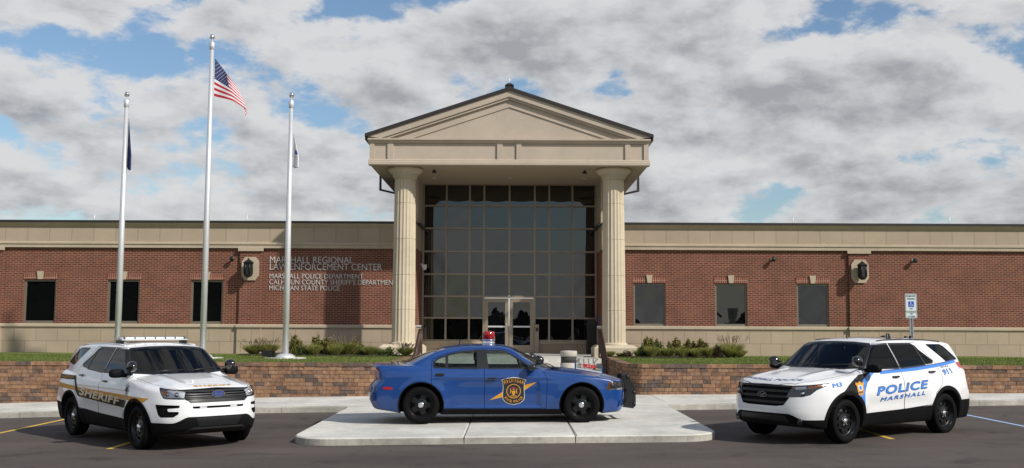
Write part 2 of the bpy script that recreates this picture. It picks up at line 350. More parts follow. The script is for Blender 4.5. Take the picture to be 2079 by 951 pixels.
# ================================================================== ground
def strip_sheet(name, xs, y0, y1, zf, mat, kind='structure', ny=1, parent=None):
    mb = MB(); ys = [y0+(y1-y0)*j/ny for j in range(ny+1)]
    vs = [(x, y, zf(x, y)) for y in ys for x in xs]; n = len(xs)
    mb.add(vs, [(j*n+i, j*n+i+1, (j+1)*n+i+1, (j+1)*n+i) for j in range(ny) for i in range(n-1)], 0, True)
    return mb.build(name, mat, parent, kind)
xs = [-900,-300,-100,-40]+[-20+i for i in range(0, 41)]+[40,100,300,900]
strip_sheet('parking_lot', xs, -900, 900, lambda x, y: zg(x), AS)
# pavement: slabs with open joints along the kerb, top 13 cm above the lot
def kerb_y(x): return 23.8+(.118*(x-3.65) if x > 3.65 else 0)
slab = MB(); kb = MB(); bed = MB()
def pave(x0, x1, ya, yb, front=True):
    n = max(1, int((x1-x0)/1.5+.5)); w = (x1-x0)/n
    for i in range(n):
        a, c = x0+i*w+.004, x0+(i+1)*w-.004
        va = [(a, ya(a)+.16, zg(a)+.13), (c, ya(c)+.16, zg(c)+.13), (c, yb, zg(c)+.14), (a, yb, zg(a)+.14)]
        slab.add(va+[(x, y, z-.2) for x, y, z in va], [(0,1,2,3), (0,4,5,1), (1,5,6,2), (2,6,7,3), (3,7,4,0)])
        if front:
            k = [(a, ya(a), zg(a)-.05), (c, ya(c), zg(c)-.05), (c, ya(c)+.012, zg(c)+.115), (a, ya(a)+.012, zg(a)+.115), (c, ya(c)+.03, zg(c)+.13), (a, ya(a)+.03, zg(a)+.13), (c, ya(c)+.152, zg(c)+.131), (a, ya(a)+.152, zg(a)+.131)]
            kb.add(k, [(0,1,2,3), (3,2,4,5), (5,4,6,7)])
        bed.quad((a-.01, ya(a)+.02, zg(a)+.085), (c+.01, ya(c)+.02, zg(c)+.085), (c+.01, yb, zg(c)+.085), (a-.01, yb, zg(a)+.085))
pave(-40, -3.8, lambda x: kerb_y(x), 27.02); pave(-3.8, 3.65, lambda x: 23.6, 34.0, False); pave(3.65, 40, kerb_y, 27.02 if True else 0)
slab.build('sidewalk', CONC, None, 'structure'); kb.build('kerb', KERB, None, 'structure'); bed.build('sidewalk_bed', JOINT, None, 'structure')
# the raised concrete apron the blue car stands on
def apron():
    x0, x1, y0, y1, r = -3.74, 3.58, 17.2, 23.72, .75
    out = []
    for i in range(13): a = PI+PI/2*i/12; out.append((x0+r+r*math.cos(a), y0+r+r*math.sin(a)))
    for i in range(13): a = -PI/2+PI/2*i/12; out.append((x1-r+r*math.cos(a), y0+.25+r+r*math.sin(a)))
    out += [(x1, y1), (x0, y1)]
    return out
AP = apron(); top = MB(); side = MB(); apb = MB()
def clip(poly, a, lo):                      # keep x>a (lo) or x<a
    res = []; n = len(poly); ins = lambda p: (p[0] >= a) if lo else (p[0] <= a)
    for i in range(n):
        p, q = poly[i], poly[(i+1) % n]
        if ins(p): res.append(p)
        if ins(p) != ins(q): t = (a-p[0])/(q[0]-p[0]); res.append((a, p[1]+t*(q[1]-p[1])))
    return res
for a, c in ((-9, -.79), (-.783, 1.078), (1.085, 9)):
    P = clip(clip(AP, a, True), c, False); n = len(P); cx0 = sum(p[0] for p in P)/n; cy0 = sum(p[1] for p in P)/n
    def sh(p, d): L = math.hypot(p[0]-cx0, p[1]-cy0); return (p[0]-(p[0]-cx0)/L*d, p[1]-(p[1]-cy0)/L*d)
    T = [(*sh(p, .035), zg(p[0])+.125) for p in P]; M1 = [(*sh(p, .010), zg(p[0])+.105) for p in P]; B = [(*p, zg(p[0])-.05) for p in P]
    top.add(T+M1, [tuple(range(n))]+[(n+i, n+(i+1) % n, (i+1) % n, i) for i in range(n)]); side.add(M1+B, [(n+i, n+(i+1) % n, (i+1) % n, i) for i in range(n)])
top.build('apron_top', CONC, None, 'structure'); side.build('apron_kerb', KERB, None, 'structure')

# painted lines
PAINT_Y = simple('yellow_road_paint', (.62,.40,.06), .8, var=.25, scale=18.); PAINT_B = simple('blue_road_paint', (.30,.42,.62), .8, var=.2, scale=18.)
def line(name, p, q, w, m):
    d = Vector((q[0]-p[0], q[1]-p[1])).normalized(); nx, ny = -d.y*w/2, d.x*w/2; mb = MB()
    k = 12
    for i in range(k):
        a = [p[j]+(q[j]-p[j])*i/k for j in (0,1)]; c = [p[j]+(q[j]-p[j])*(i+1)/k for j in (0,1)]
        pts = [(a[0]-nx, a[1]-ny), (c[0]-nx, c[1]-ny), (c[0]+nx, c[1]+ny), (a[0]+nx, a[1]+ny)]
        mb.quad(*[(x, y, zg(x)+.005) for x, y in pts])
    mb.build(name, m, None, 'structure')
line('yellow_parking_line', (-9.98,18.9), (-9.98,23.7), .11, PAINT_Y); line('yellow_parking_line', (-6.65,17.1), (-6.65,23.7), .11, PAINT_Y)
line('yellow_parking_line', (6.55,17.75), (6.55,24.0), .11, PAINT_Y); line('blue_parking_line', (9.85,18.2), (9.85,24.4), .10, PAINT_B)

# lawn behind the walls, up to the building
def lawn_z(x, y): return .955-.05*max(0, min(1, (y-27.3)/9.5))+.012*math.sin(x*1.3+y)*math.sin(y*.9)
xl = [-60,-40]+[-30+i*.75 for i in range(0, 37)]+[-3.12]
for xa in (xl, [3.12]+[3.25+i*.75 for i in range(0, 37)]+[40,60]):
    strip_sheet('lawn', xa, 27.25, 37.0, lawn_z, LAWN, ny=14)
def blades(name, n, xr, yr, mat, hh):
    mb = MB()
    for _ in range(n):
        x = random.uniform(*xr); y = yr[0]+(yr[1]-yr[0])*random.random()**1.5; z = lawn_z(x, y); a = random.uniform(0, 2*PI); h = hh*random.uniform(.5, 1.3); w = .012
        dx, dy = math.cos(a)*w, math.sin(a)*w; l = random.uniform(-.03,.03), random.uniform(-.03,.03)
        mb.add([(x-dx, y-dy, z-.01), (x+dx, y+dy, z-.01), (x+l[0], y+l[1], z+h)], [(0,1,2)])
    o = mb.build(name, mat, None, 'stuff'); o['label'] = 'short green mown grass behind the retaining wall'; o['category'] = 'grass'
blades('grass', 30000, (-20,-3.2), (27.3,34.5), BLADE, .042); blades('grass', 30000, (3.2,20), (27.3,34.5), BLADE, .042)

# planting beds
for xa, xb, ya, yb in ((-9.2,-3.0,33.4,36.9), (3.0,7.6,33.0,36.9)):
    mb = MB(); k = 28; pts = []
    for i in range(k):
        a = 2*PI*i/k; c, s_ = math.cos(a), math.sin(a); q = 4
        px = (xa+xb)/2+(xb-xa)/2*math.copysign(abs(c)**(2/q), c); py = (ya+yb)/2+(yb-ya)/2*math.copysign(abs(s_)**(2/q), s_); pts.append((px, py, max(lawn_z(px, py), .9)+.03))
    mb.add(pts, [tuple(range(k))]); mb.build('planting_bed', MULCH, None, 'structure')

# stairs and landing
st = MB()
z0 = .14
for i in range(5):
    st.box(-3.02, 2.92, 33.3-.33*(5-i-1)-.0, 36.9, z0+.15*i+(.002 if i else 0), z0+.15*(i+1))
st.box(-3.45, 3.25, 36.9, 40.0, .5, .889)
st.build('entrance_steps', CONC, None, 'structure')

# ================================================================== retaining walls of split-face blocks
def retaining(name, path, label, ztop):
    """path: plan points, the face is on the right-hand side of travel"""
    t = thing(name, label, 'retaining wall', (path[0][0], path[0][1], 0))
    seg = [0.]
    for p, q in zip(path, path[1:]): seg.append(seg[-1]+math.dist(p, q))
    def at_(s_):
        for i in range(len(path)-1):
            if s_ <= seg[i+1] or i == len(path)-2:
                u = (s_-seg[i])/(seg[i+1]-seg[i]); p, q = path[i], path[i+1]; d = ((q[0]-p[0])/(seg[i+1]-seg[i]), (q[1]-p[1])/(seg[i+1]-seg[i]))
                return p[0]+u*(q[0]-p[0]), p[1]+u*(q[1]-p[1]), d[1], -d[0]
    L = seg[-1]; vs = []; fs = []; blk = []
    rh = .102; rows = 13
    def block(a, c, zlo, zhi, out, v):
        nonlocal vs, fs
        g = .004; o = len(vs); m = 3 if c-a > .25 else 2
        ss = [a+g+(c-a-2*g)*i/m for i in range(m+1)]; jit = [random.uniform(0,.016) for _ in range((m+1)*2)]
        for j, z in enumerate((zlo+g, zhi-g)):
            for i, q in enumerate(ss):
                x, y, nx, ny = at_(q); r = out+jit[j*(m+1)+i]; vs.append((x+nx*r, y+ny*r, z))
        for j, z in enumerate((zlo+g, zhi-g)):
            for i, q in enumerate(ss):
                x, y, nx, ny = at_(q); vs.append((x-nx*.24, y-ny*.24, z))
        k = m+1
        def F(*f): fs.append([o+i for i in f]); blk.append(v)
        for i in range(m):
            F(i, i+1, k+i+1, k+i); F(2*k+i, i, i, 2*k+i) if False else None
            F(k+i, k+i+1, 3*k+i+1, 3*k+i); F(2*k+i+1, 2*k+i, i, i+1) if False else F(i+1, i, 2*k+i, 2*k+i+1)
        F(0, k, 3*k, 2*k); F(m, 2*k+m, 3*k+m, k+m)
    for r in range(rows):
        zhi = ztop-.0-r*rh; zlo = zhi-rh; s_ = -random.random()*.3
        while s_ < L:
            wd = random.choice((.14,.2,.26,.26,.34,.40)) if r else random.choice((.3,.40,.40)); a, c = max(0, s_), min(L, s_+wd); s_ += wd
            if c-a < .05: continue
            v = random.random(); v = .05+.15*v if random.random() < .17 else .22+.74*v
            block(a, c, zlo, zhi, (.02 if r == 0 else 0.)-.006*r*0, v)
    me = bpy.data.meshes.new('wall_blocks'); me.from_pydata(vs, [], fs); me.materials.append(RW)
    a = me.attributes.new('blk', 'FLOAT', 'FACE'); a.data.foreach_set('value', blk)
    link('block_facing', me, t)
    core = MB()
    for i in range(int(L/.5)+1):
        a, c = i*.5, min(L, (i+1)*.5)
        if c-a < .01: continue
        pa, pc = at_(a+1e-4), at_(c-1e-4)
        q = [(pa[0]-pa[2]*.02, pa[1]-pa[3]*.02), (pc[0]-pc[2]*.02, pc[1]-pc[3]*.02), (pc[0]-pc[2]*.2, pc[1]-pc[3]*.2), (pa[0]-pa[2]*.2, pa[1]-pa[3]*.2)]
        core.prism(q, ztop-rows*rh, ztop-.02)
    core.build('wall_core', JOINT, t)
retaining('retaining_wall', [(-45,27.0), (-3.75,27.0), (-3.45,27.12), (-3.22,27.5), (-3.14,28.2), (-3.14,33.0)], 'brown block retaining wall below the flagpoles, left of the entrance steps', .965)
retaining('retaining_wall', [(3.02,33.0), (2.98,28.6), (3.0,27.7), (3.14,27.22), (3.42,27.02), (3.75,27.0), (45,27.0)], 'brown block retaining wall with a curved end, right of the entrance steps', .965)

# ================================================================== the building
BL = thing('law_enforcement_building', 'long single storey brick and tan stone building with columned gabled entrance', 'building', (-.1,37,.89))
YB = 37.0; GX0, GX1 = -3.47, 3.27
def wall_holes(mb, x0, x1, z0, z1, y, holes, rev=.11, mi=0):
    X = sorted({x0, x1, *[h[0] for h in holes], *[h[1] for h in holes]}); Z = sorted({z0, z1, *[h[2] for h in holes], *[h[3] for h in holes]})
    for a, c in zip(X, X[1:]):
        for d, e_ in zip(Z, Z[1:]):
            if any(h[0] <= a and c <= h[1] and h[2] <= d and e_ <= h[3] for h in holes): continue
            mb.quad((a,y,d), (c,y,d), (c,y,e_), (a,y,e_), mi)
    for a, c, d, e_ in holes:
        mb.quad((a,y,d), (a,y,e_), (a,y+rev,e_), (a,y+rev,d), mi); mb.quad((c,y,e_), (c,y,d), (c,y+rev,d), (c,y+rev,e_), mi)
        mb.quad((a,y,e_), (c,y,e_), (c,y+rev,e_), (a,y+rev,e_), mi); mb.quad((c,y,d), (a,y,d), (a,y+rev,d), (c,y+rev,d), mi)
WINS = [(-17.68,-16.52,1.955,3.53), (-14.65,-13.49,1.955,3.53), (-11.63,-10.47,1.955,3.53), (4.41,5.57,1.94,3.49), (7.37,8.53,1.94,3.49), (10.33,11.49,1.94,3.49)]
XE = 30.
wl = MB(); wall_holes(wl, -XE, GX0, 1.93, 4.72, YB, WINS[:3])
wl.quad((GX0,YB,1.93), (GX0,39.45,1.93), (GX0,39.45,4.72), (GX0,YB,4.72)); wl.build('brick_wall', BRICK, BL)
wr = MB(); wall_holes(wr, GX1, XE, 1.93, 4.72, YB, WINS[3:])
wr.quad((GX1,39.45,1.93), (GX1,YB,1.93), (GX1,YB,4.72), (GX1,39.45,4.72)); wr.build('brick_wall', BRICK, BL)
for xa, xb in ((-9.86,-9.07), (-19.3,-18.46), (-27.9,-27.1), (12.22,12.95), (21.5,22.3)):
    p = MB(); p.box(xa, xb, YB-.085, YB-.001, 1.935, 4.585); p.build('brick_pier', BRICK, BL)
def stone_run(x0, x1, inner, s):
    """plinth, sill course, cornice of one wing; inner = x of the entrance reveal, s its side"""
    b_ = MB(); b_.box(x0, x1, YB-.045, YB+.3, .55, 1.835)
    for xa, xb in ((-9.9,-9.03), (-19.34,-18.42), (12.18,12.99)):
        if x0 < xa and xb < x1: b_.box(xa, xb, YB-.13, YB-.046, .55, 1.835)
    b_.box(inner-.05*(s > 0)-.3*(s < 0), inner+.3*(s > 0)+.05*(s < 0), YB+.3, 39.45, .55, 1.835)
    b_.build('stone_plinth', STONE, BL)
    c = MB(); c.prism([(YB-.09,1.836), (YB+.3,1.836), (YB+.3,1.945), (YB-.05,1.945), (YB-.09,1.925)], x0, x1, 'x')
    for xa, xb in ((-9.93,-9.0), (-19.37,-18.39), (12.15,13.02)):
        if x0 < xa and xb < x1: c.prism([(YB-.175,1.836), (YB-.091,1.836), (YB-.091,1.945), (YB-.135,1.945), (YB-.175,1.925)], xa, xb, 'x'); c.box(xa+.01, xb-.01, YB-.15, YB-.09, 4.588, 4.70)
    c.box(inner-.08*(s > 0), inner+.08*(s < 0), YB+.3, 39.45, 1.836, 1.945) if False else None
    c.build('sill_course', TRIM, BL)
    k = MB(); k.box(x0, x1, YB-.07, YB+.3, 4.925, 5.46); k.box(inner-.07*(s > 0)*0-.06*(s < 0)-.2*(s < 0), inner+.06*(s > 0)*0+.2*(s > 0), YB+.3, 39.45, 4.71, 5.6)
    k.build('cornice_panel', STONE_P, BL)
    t_ = MB(); t_.prism([(YB-.10,4.70), (YB+.25,4.70), (YB+.25,4.925), (YB-.085,4.925), (YB-.085,4.905), (YB-.13,4.89), (YB-.13,4.83), (YB-.10,4.815)], x0, x1, 'x')
    t_.prism([(YB-.085,5.46), (YB+.25,5.46), (YB+.25,5.61), (YB-.19,5.61), (YB-.19,5.565), (YB-.12,5.50)], x0, x1, 'x'); t_.build('cornice_moulding', TRIM, BL)
    f = MB(); f.box(x0, x1, YB-.23, YB+.35, 5.611, 5.685); f.build('roof_edge', DARKM, BL)
    # cap of the return beside the entrance
    f = MB(); f.box(inner-.12 if s > 0 else inner-.3, inner+.3 if s > 0 else inner+.12, YB-.23+.59, 39.44, 5.605, 5.695); f.build('roof_edge', DARKM, BL)
stone_run(-XE, GX0, GX0, -1); stone_run(GX1, XE, GX1, 1)
for a, c in ((-XE+.3, -4.26), (4.06, XE-.3)):
    rf = MB(); rf.box(a, c, YB+.351, 62, 5.3, 5.5); rf.build('flat_roof', DARKM, BL)
for a in (-XE, XE-.3):
    ew = MB(); ew.box(a, a+.3, YB+.352, 62, .3, 5.6); ew.build('end_wall', BRICK, BL)
for h in WINS:
    a, c, d, e_ = h; y = YB+.06; fw = .065
    f = MB(); f.box(a, c, y, y+.05, d, d+.09); f.box(a, c, y, y+.05, e_-fw, e_); f.box(a, a+fw, y, y+.05, d+.09, e_-fw); f.box(c-fw, c, y, y+.05, d+.09, e_-fw)
    win = f.build('window', WFR, BL)
    def bulge(x0, x1, z0, z1, y, amt=.0045, n=8):
        mb = MB(); vs = []
        for j in range(n+1):
            for i in range(n+1):
                u, v = 2*i/n-1, 2*j/n-1; vs.append((x0+(x1-x0)*i/n, y+amt*(1-u*u)*(1-v*v), z0+(z1-z0)*j/n))
        mb.add(vs, [(j*(n+1)+i, j*(n+1)+i+1, (j+1)*(n+1)+i+1, (j+1)*(n+1)+i) for j in range(n) for i in range(n)], 0, True)
        return mb
    bulge(a+fw, c-fw, d+.09, e_-fw, y+.03, .003).build('pane', PANE, win)
    l = MB(); l.box(a-.03, c+.03, YB-.012, YB+.05, e_+.02, e_+.225); l.build('soldier_course', SOLD, win)
    k = MB(); xm = (a+c)/2; k.prism([(xm-.075,e_+.015), (xm+.075,e_+.015), (xm+.115,e_+.30), (xm-.115,e_+.30)], YB-.06, YB-.013, 'y'); k.build('keystone', TRIM, win)

# ---- entrance: glass wall
YG = 39.4
VX = [-3.43,-2.54,-1.64,-1.08,-.1,.88,1.44,2.34,3.24]; HZ = [1.36,2.22,3.05,3.90,4.78,5.68,6.56,7.40]
gw = MB(); mw = .035
def bar_v(x, z0, z1, w=mw): gw.box(x-w, x+w, YG-.07, YG+.06, z0, z1)
for i, x in enumerate(VX):
    if i == 4: bar_v(x, 3.05+mw, 7.40)
    else: bar_v(x, 1.36 if i not in (3,5) else .89, 7.40)
for z in HZ:
    for i in range(8):
        if i in (3,4) and z < 3.0: continue
        gw.box(VX[i]+mw, VX[i+1]-mw, YG-.065, YG+.055, z-mw*.9, z+mw*.9)
GW = gw.build('glass_wall_frame', MULL, BL)
gp = MB()
for i in range(8):
    for j in range(7):
        if i in (3,4) and j < 2: continue
        q = bulge(VX[i]+mw, VX[i+1]-mw, HZ[j]+mw*.9, HZ[j+1]-mw*.9, YG+.01, .0016, 8); gp.add(q.v, q.f, 0, True)
gp.build('pane', PANE, GW)
sb = MB()
for a, c in ((-3.44,-1.09), (.90,2.86)):
    sb = MB(); sb.box(a, c, YG-.12, YG+.06, 1.245, 1.325); sb.build('sill_course', TRIM, BL)
sb = MB()
for a, c in ((-3.44,-1.09), (.90,2.86)): sb = MB(); sb.box(a, c, YG-.08, YG+.06, .885, 1.243); sb.build('stone_plinth', STONE, BL)
sb = MB(); sb.box(2.862, 3.26, YG+.02, YG+.06, .885, 1.32)
sb.build('stone_plinth', STONE, BL)
for s, xa, xb in ((1,-1.04,-.12), (-1,-.08,.84)):
    d = MB(); y0, y1 = YG-.10, YG-.05
    d.box(xa, xa+.13, y0, y1, .92, 2.98); d.box(xb-.13, xb, y0, y1, .92, 2.98); d.box(xa+.13, xb-.13, y0, y1, 2.83, 2.98); d.box(xa+.13, xb-.13, y0, y1, .92, 1.19)
    D = d.build('door', MULL, BL)
    g_ = bulge(xa+.13, xb-.13, 1.19, 2.83, YG-.07, .003); g_.build('glass', PANE, D)
    p = MB(); p.box(xa+.13, xb-.13, YG-.085, YG-.072, 1.865, 1.925); p.build('push_bar', ALU, D)
    hx = xb-.06 if s > 0 else xa+.06
    h_ = MB(); h_.tube([(hx-s*.09,y0,2.07), (hx-s*.09,y0-.06,2.07), (hx,y0-.07,2.07), (hx,y0-.07,1.72), (hx-s*.09,y0-.06,1.72), (hx-s*.09,y0,1.72)], .014); h_.build('handle', CHROME, D)
jm = MB(); jm.box(-1.115, -1.05, YG-.13, YG-.071, .9, 3.0); jm.box(.85, .915, YG-.13, YG-.071, .9, 3.0); jm.box(-1.115, .915, YG-.13, YG-.071, 3.0, 3.06); jm.build('door_frame', MULL, BL)

# ---- portico
XC = -.11; HW = 4.76; YF = 34.4
cols = []
for cx in (-3.73, 3.53):
    cz = 35.28
    sh_ = MB(); nf = 20
    prof = [(.40,1.36), (.40,1.40)]
    for zj in (2.46, 3.66, 4.90, 6.14):
        rr = .405-.045*((zj-1.36)/5.75)**1.4; prof += [(rr,zj-.014), (rr*.965,zj-.006), (rr*.965,zj+.006), (rr,zj+.014)]
    prof += [(.362,6.98), (.36,7.02)]
    sh_.lathe([(r_, z-.89) for r_, z in prof], (cx, cz, .89), nf*10, 'z', 0, False, True, rf=lambda a: 1-.058*abs(math.sin(a*nf/2))**.75)
    c_ = sh_.build('column', COLM, BL)
    ca = MB(); ca.lathe([(.375,6.99), (.375,7.03), (.41,7.035), (.41,7.075), (.395,7.085), (.44,7.10), (.44,7.14), (.43,7.15), (.52,7.21), (.585,7.27), (.605,7.31), (.61,7.32), (.61,7.388)], (cx, cz, 0), 48); ca.build('capital', COLM, c_)
    ba = MB(); ba.lathe([(.47,1.28), (.46,1.325), (.43,1.36), (.40,1.375)], (cx, cz, 0), 48)
    q = .735; ba.prism([(-q+cx,cz-q), (q+cx,cz-q), (q+cx,cz+q), (-q+cx,cz+q)], .8, 1.20)
    z1, z2, i_ = 1.20, 1.29, .12
    ba.add([(cx-q,cz-q,z1), (cx+q,cz-q,z1), (cx+q,cz+q,z1), (cx-q,cz+q,z1), (cx-q+i_,cz-q+i_,z2), (cx+q-i_,cz-q+i_,z2), (cx+q-i_,cz+q-i_,z2), (cx-q+i_,cz+q-i_,z2)], [(0,1,5,4), (1,2,6,5), (2,3,7,6), (3,0,4,7), (4,5,6,7)])
    ba.build('base', COLM, c_)
YR = 52.
en = MB(); X0, X1 = XC-HW, XC+HW
en.box(X0+.05, X1-.05, YF+.05, YF+.35, 7.585, 8.14)                 # sunk panels between the ribs
for a, c in ((X0,X0+.16), (-4.26,-4.06), (-.52,-.33), (.14,.31), (3.85,4.03), (X1-.16,X1)): en.box(a, c, YF, YF+.051, 7.58, 8.14)
en.prism([(YF-.05,7.39), (YF+.35,7.39), (YF+.35,7.58), (YF,7.58), (YF-.02,7.55), (YF-.02,7.50), (YF-.05,7.48)], X0-.04, X1+.04, 'x')
en.prism([(YF,8.14), (YF+.35,8.14), (YF+.35,8.29), (YF-.10,8.29), (YF-.10,8.235), (YF-.04,8.20)], X0-.06, X1+.06, 'x')
for x0, x1 in ((X0,X0+.35), (X1-.35,X1)):
    en.box(x0, x1, YF+.351, YR, 7.40, 8.285)
en.build('entablature', EIFS, BL)
so_ = MB(); so_.box(X0+.35, X1-.35, YF+.351, YG+.3, 7.40, 7.5)
so_.box(X0+.62, X0+.66, YF+.45, YR, 7.37, 7.399); so_.box(X1-.66, X1-.62, YF+.45, YR, 7.37, 7.399); so_.build('soffit', SOFF, BL)
pe = MB(); sl_ = (9.97-8.36)/4.84
def tri(y0, y1, inset, zb):
    h = (HW-inset)*sl_; return pe.prism([(XC-HW+inset,zb), (XC+HW-inset,zb), (XC,zb+h)], y0, y1, 'y')
def rake(y0, y1, dlo, dhi):                     # a band parallel to the roof slope, dlo..dhi below it
    zt = 8.36+(HW+.08)*sl_
    def pr(d): return zt-d
    x_ = HW+.08
    for s in (-1, 1):
        def px(d): return XC+s*(x_-max(0, (8.29+.0-(8.36-d))/sl_))
        P = [(XC, pr(dhi)), (XC, pr(dlo)), (px(dlo), max(8.29, 8.36-dlo)), (px(dhi), max(8.29, 8.36-dhi))]
        if s > 0: P = P[::-1]
        pe.prism(P, y0, y1, 'y')
pe.prism([(X0+.0,8.29), (X1-.0,8.29), (XC,8.29+HW*sl_-.02)], YF+.08, YF+.4, 'y')
rake(YF-.06, YF+.081, .0, .22); rake(YF-.01, YF+.081, .22, .30); rake(YF+.045, YF+.081, .52, .565)
pe.build('pediment', EIFS, BL)
ro = MB()
zt = 8.36+(HW+.08)*sl_
for s in (-1, 1):
    P = [(XC, zt), (XC, zt+.11), (XC+s*(HW+.16), zt+.11-(HW+.16)*sl_), (XC+s*(HW+.16), zt-(HW+.16)*sl_)]
    if s > 0: P = P[::-1]
    ro.prism(P, YF-.12, YR, 'y')
ro.build('gable_roof', DARKM, BL)
gt = MB()
for s in (-1, 1): gt = MB(); gt.prism([(XC+s*(HW+.0),8.33), (XC+s*(HW+.17),8.33), (XC+s*(HW+.17),8.25), (XC+s*(HW+.08),8.16), (XC+s*HW,8.16)][::s], YF+.02, YR, 'y'); gt.build('gutter', DARKM, BL)
for s in (-1, 1):
    gt = MB(); x = XC+s*(HW-.02); y = YB+1.0
    gt.box(x-.04+s*.1, x+.04+s*.1, y-.04, y+.04, 7.02, 8.2); gt.prism([(x+s*.14,6.97), (x+s*.14,7.04), (x-s*.55,6.88), (x-s*.55,6.81)][::-s], y-.05, y+.05, 'y'); gt.build('downspout', DARKM, BL)
up = MB()
for xa, xb in ((-4.25,-3.471), (3.271,4.05)):
    up.box(xa, xb, YB+.36, YR, 5.5, 7.398)
up.box(-3.47, 3.27, YG+.07, YG+.25, 7.2, 7.45); up.build('upper_wall', EIFS, BL)
bk = MB(); bk.box(X0+.36, X1-.36, YR-.3, YR-.05, 5.5, 8.3); bk.build('upper_wall', EIFS, BL)
vt = MB(); vt.box(XC-.11, XC+.11, YF-.1, YF+.9, zt+.06, zt+.17); vt.prism([(XC-.15,zt+.17), (XC+.15,zt+.17), (XC+.05,zt+.23), (XC-.05,zt+.23)], YF-.13, YF+.95, 'y'); vt.build('ridge_vent', DARKM, BL)
rd = MB(); rd.tube([(XC,YF+.4,zt+.2), (XC,YF+.4,zt+.62)], .012, 6); rd.build('lightning_rod', ALU, BL)
for x in (-15.6,-9.9,10.5,16.35):
    rd = MB(); rd.tube([(x,YB+.9,5.5), (x,YB+.9,6.12)], .012, 6); rd.build('lightning_rod', ALU, BL)
for i, (x, y) in enumerate(((-2.75,35.6), (2.55,35.6))):
    f = MB(); f.lathe([(.02,7.40), (.05,7.36), (.085,7.31), (.085,7.29)], (x, y, 0), 16); f.build('soffit_spotlight', DARKM, BL)
for x in (-2.9,-.1,2.7):
    f = MB(); f.lathe([(.10,7.385), (.10,7.399)], (x, 37.6, 0), 20); f.build('downlight', ALU, BL)

# ---- things fixed to the building
def letters(par, name, s, x, z, w, h, y=YB-.002, mat=STEEL, bold=-0.010):
    V, F = text_mesh(s, w, h, bold, 0, .09)
    d = V[:, 2]; lo, hi = d.min(), d.max()
    P = [(x+v[0], y-.004-.022*(v[2]-lo)/(hi-lo), z+v[1]) for v in V]
    mb = MB(); mb.add(P, [tuple(f) for f in F]); return mb.build(name, mat, par)
WS = thing('wall_lettering', 'raised metal lettering in five lines on the brick wall left of the entrance', 'lettering', (-8.8,YB,3.1))
for s, z, w, h in (('MARSHALL REGIONAL',4.17,3.02,.235), ('LAW ENFORCEMENT CENTER',3.92,4.07,.235), ('MARSHALL POLICE DEPARTMENT',3.605,3.40,.175), ("CALHOUN COUNTY SHERIFF'S DEPARTMENT",3.39,4.62,.18), ('MICHIGAN STATE POLICE',3.175,2.55,.175)):
    letters(WS, 'text_line', s, -8.79, z, w, h)
def lantern(x, z, label):
    t = thing('wall_lantern', label, 'wall lamp', (x,YB-.085,z), 0, 'wall lanterns on stone plaques'); y = YB-.086
    p = MB(); w_, h_ = .31, .42
    p.prism([(x-w_+.12,z-h_), (x+w_-.12,z-h_), (x+w_,z-h_+.17), (x+w_,z+h_-.17), (x+w_-.12,z+h_), (x-w_+.12,z+h_), (x-w_,z+h_-.17), (x-w_,z-h_+.17)], y-.06, y, 'y'); p.build('plaque', TRIM, t)
    b_ = MB(); yc = y-.30; r_ = .15
    b_.lathe([(.06,-.32), (.12,-.28), (r_,-.23), (r_,-.20)], (x,yc,z), 6, smooth=False); b_.lathe([(r_+.04,.19), (r_+.05,.21), (.07,.30), (.02,.34), (.02,.37)], (x,yc,z), 6, smooth=False)
    for k in range(6):
        a = 2*PI*k/6; b_.tube([(x+r_*math.cos(a),yc+r_*math.sin(a),z-.21), (x+r_*math.cos(a),yc+r_*math.sin(a),z+.2)], .018, 6)
    b_.box(x-.04, x+.04, yc+.1, y-.06, z+.05, z+.12); b_.build('housing', BLACK, t)
    g_ = MB(); g_.lathe([(r_-.01,-.2), (r_-.01,.19)], (x,yc,z), 6, smooth=False); g_.build('glass', SMOKE, t)
SMOKE = simple('smoked_lantern_glass', (.02,.022,.022), .08)
lantern(-9.47, 3.95, 'black wall lantern left of the wall lettering, near the flagpoles'); lantern(12.6, 3.95, 'black wall lantern on the right wing above the parking sign')
def flood(x, z, label):
    t = thing('wall_floodlight', label, 'floodlight', (x,YB,z), 0, 'small floodlights high on the brick wall')
    b_ = MB(); b_.box(x-.05, x+.05, YB-.04, YB-.001, z-.05, z+.05); b_.tube([(x,YB-.03,z), (x+.02,YB-.10,z)], .025); b_.build('bracket', GALV, t)
    h_ = MB(); h_.lathe([(.085,0), (.085,.03), (.06,.10), (.03,.12)], (x+.02,YB-.205,z), 16, 'y'); h_.build('lamp_head', DARKM, t)
    l = MB(); l.lathe([(.075,.0), (.075,.004)], (x+.02,YB-.209,z), 16, 'y'); l.build('lens', SMOKE, t)
flood(-10.14, 4.31, 'small floodlight on brick near the left lantern, above the third window'); flood(9.45, 4.37, 'small floodlight high on brick between the two right-hand windows'); flood(14.57, 4.35, 'small floodlight on brick far right beyond the right lantern')
t = thing('security_camera', 'small white security camera on the brick beside the entrance glass', 'security camera', (GX0+.02,38.4,4.17))
m_ = MB(); m_.tube([(GX0+.001,38.4,4.23), (GX0+.12,38.4,4.23)], .03); m_.build('bracket', ALU, t)
m_ = MB(); m_.box(GX0+.08, GX0+.26, 38.33, 38.47, 4.10, 4.21); m_.lathe([(.06,0), (.075,.05), (.07,.09)], (GX0+.17,38.4,4.02), 16); m_.build('housing', simple('white_plastic', (.7,.7,.68), .4), t)
t = thing('door_button', 'small blue door opener button on the right entrance reveal', 'push button', (GX1,38.2,2.1)); m_ = MB(); m_.box(GX1-.03, GX1-.001, 38.1, 38.3, 2.02, 2.30); m_.build('plate', simple('blue_plate', (.03,.12,.4), .4), t)
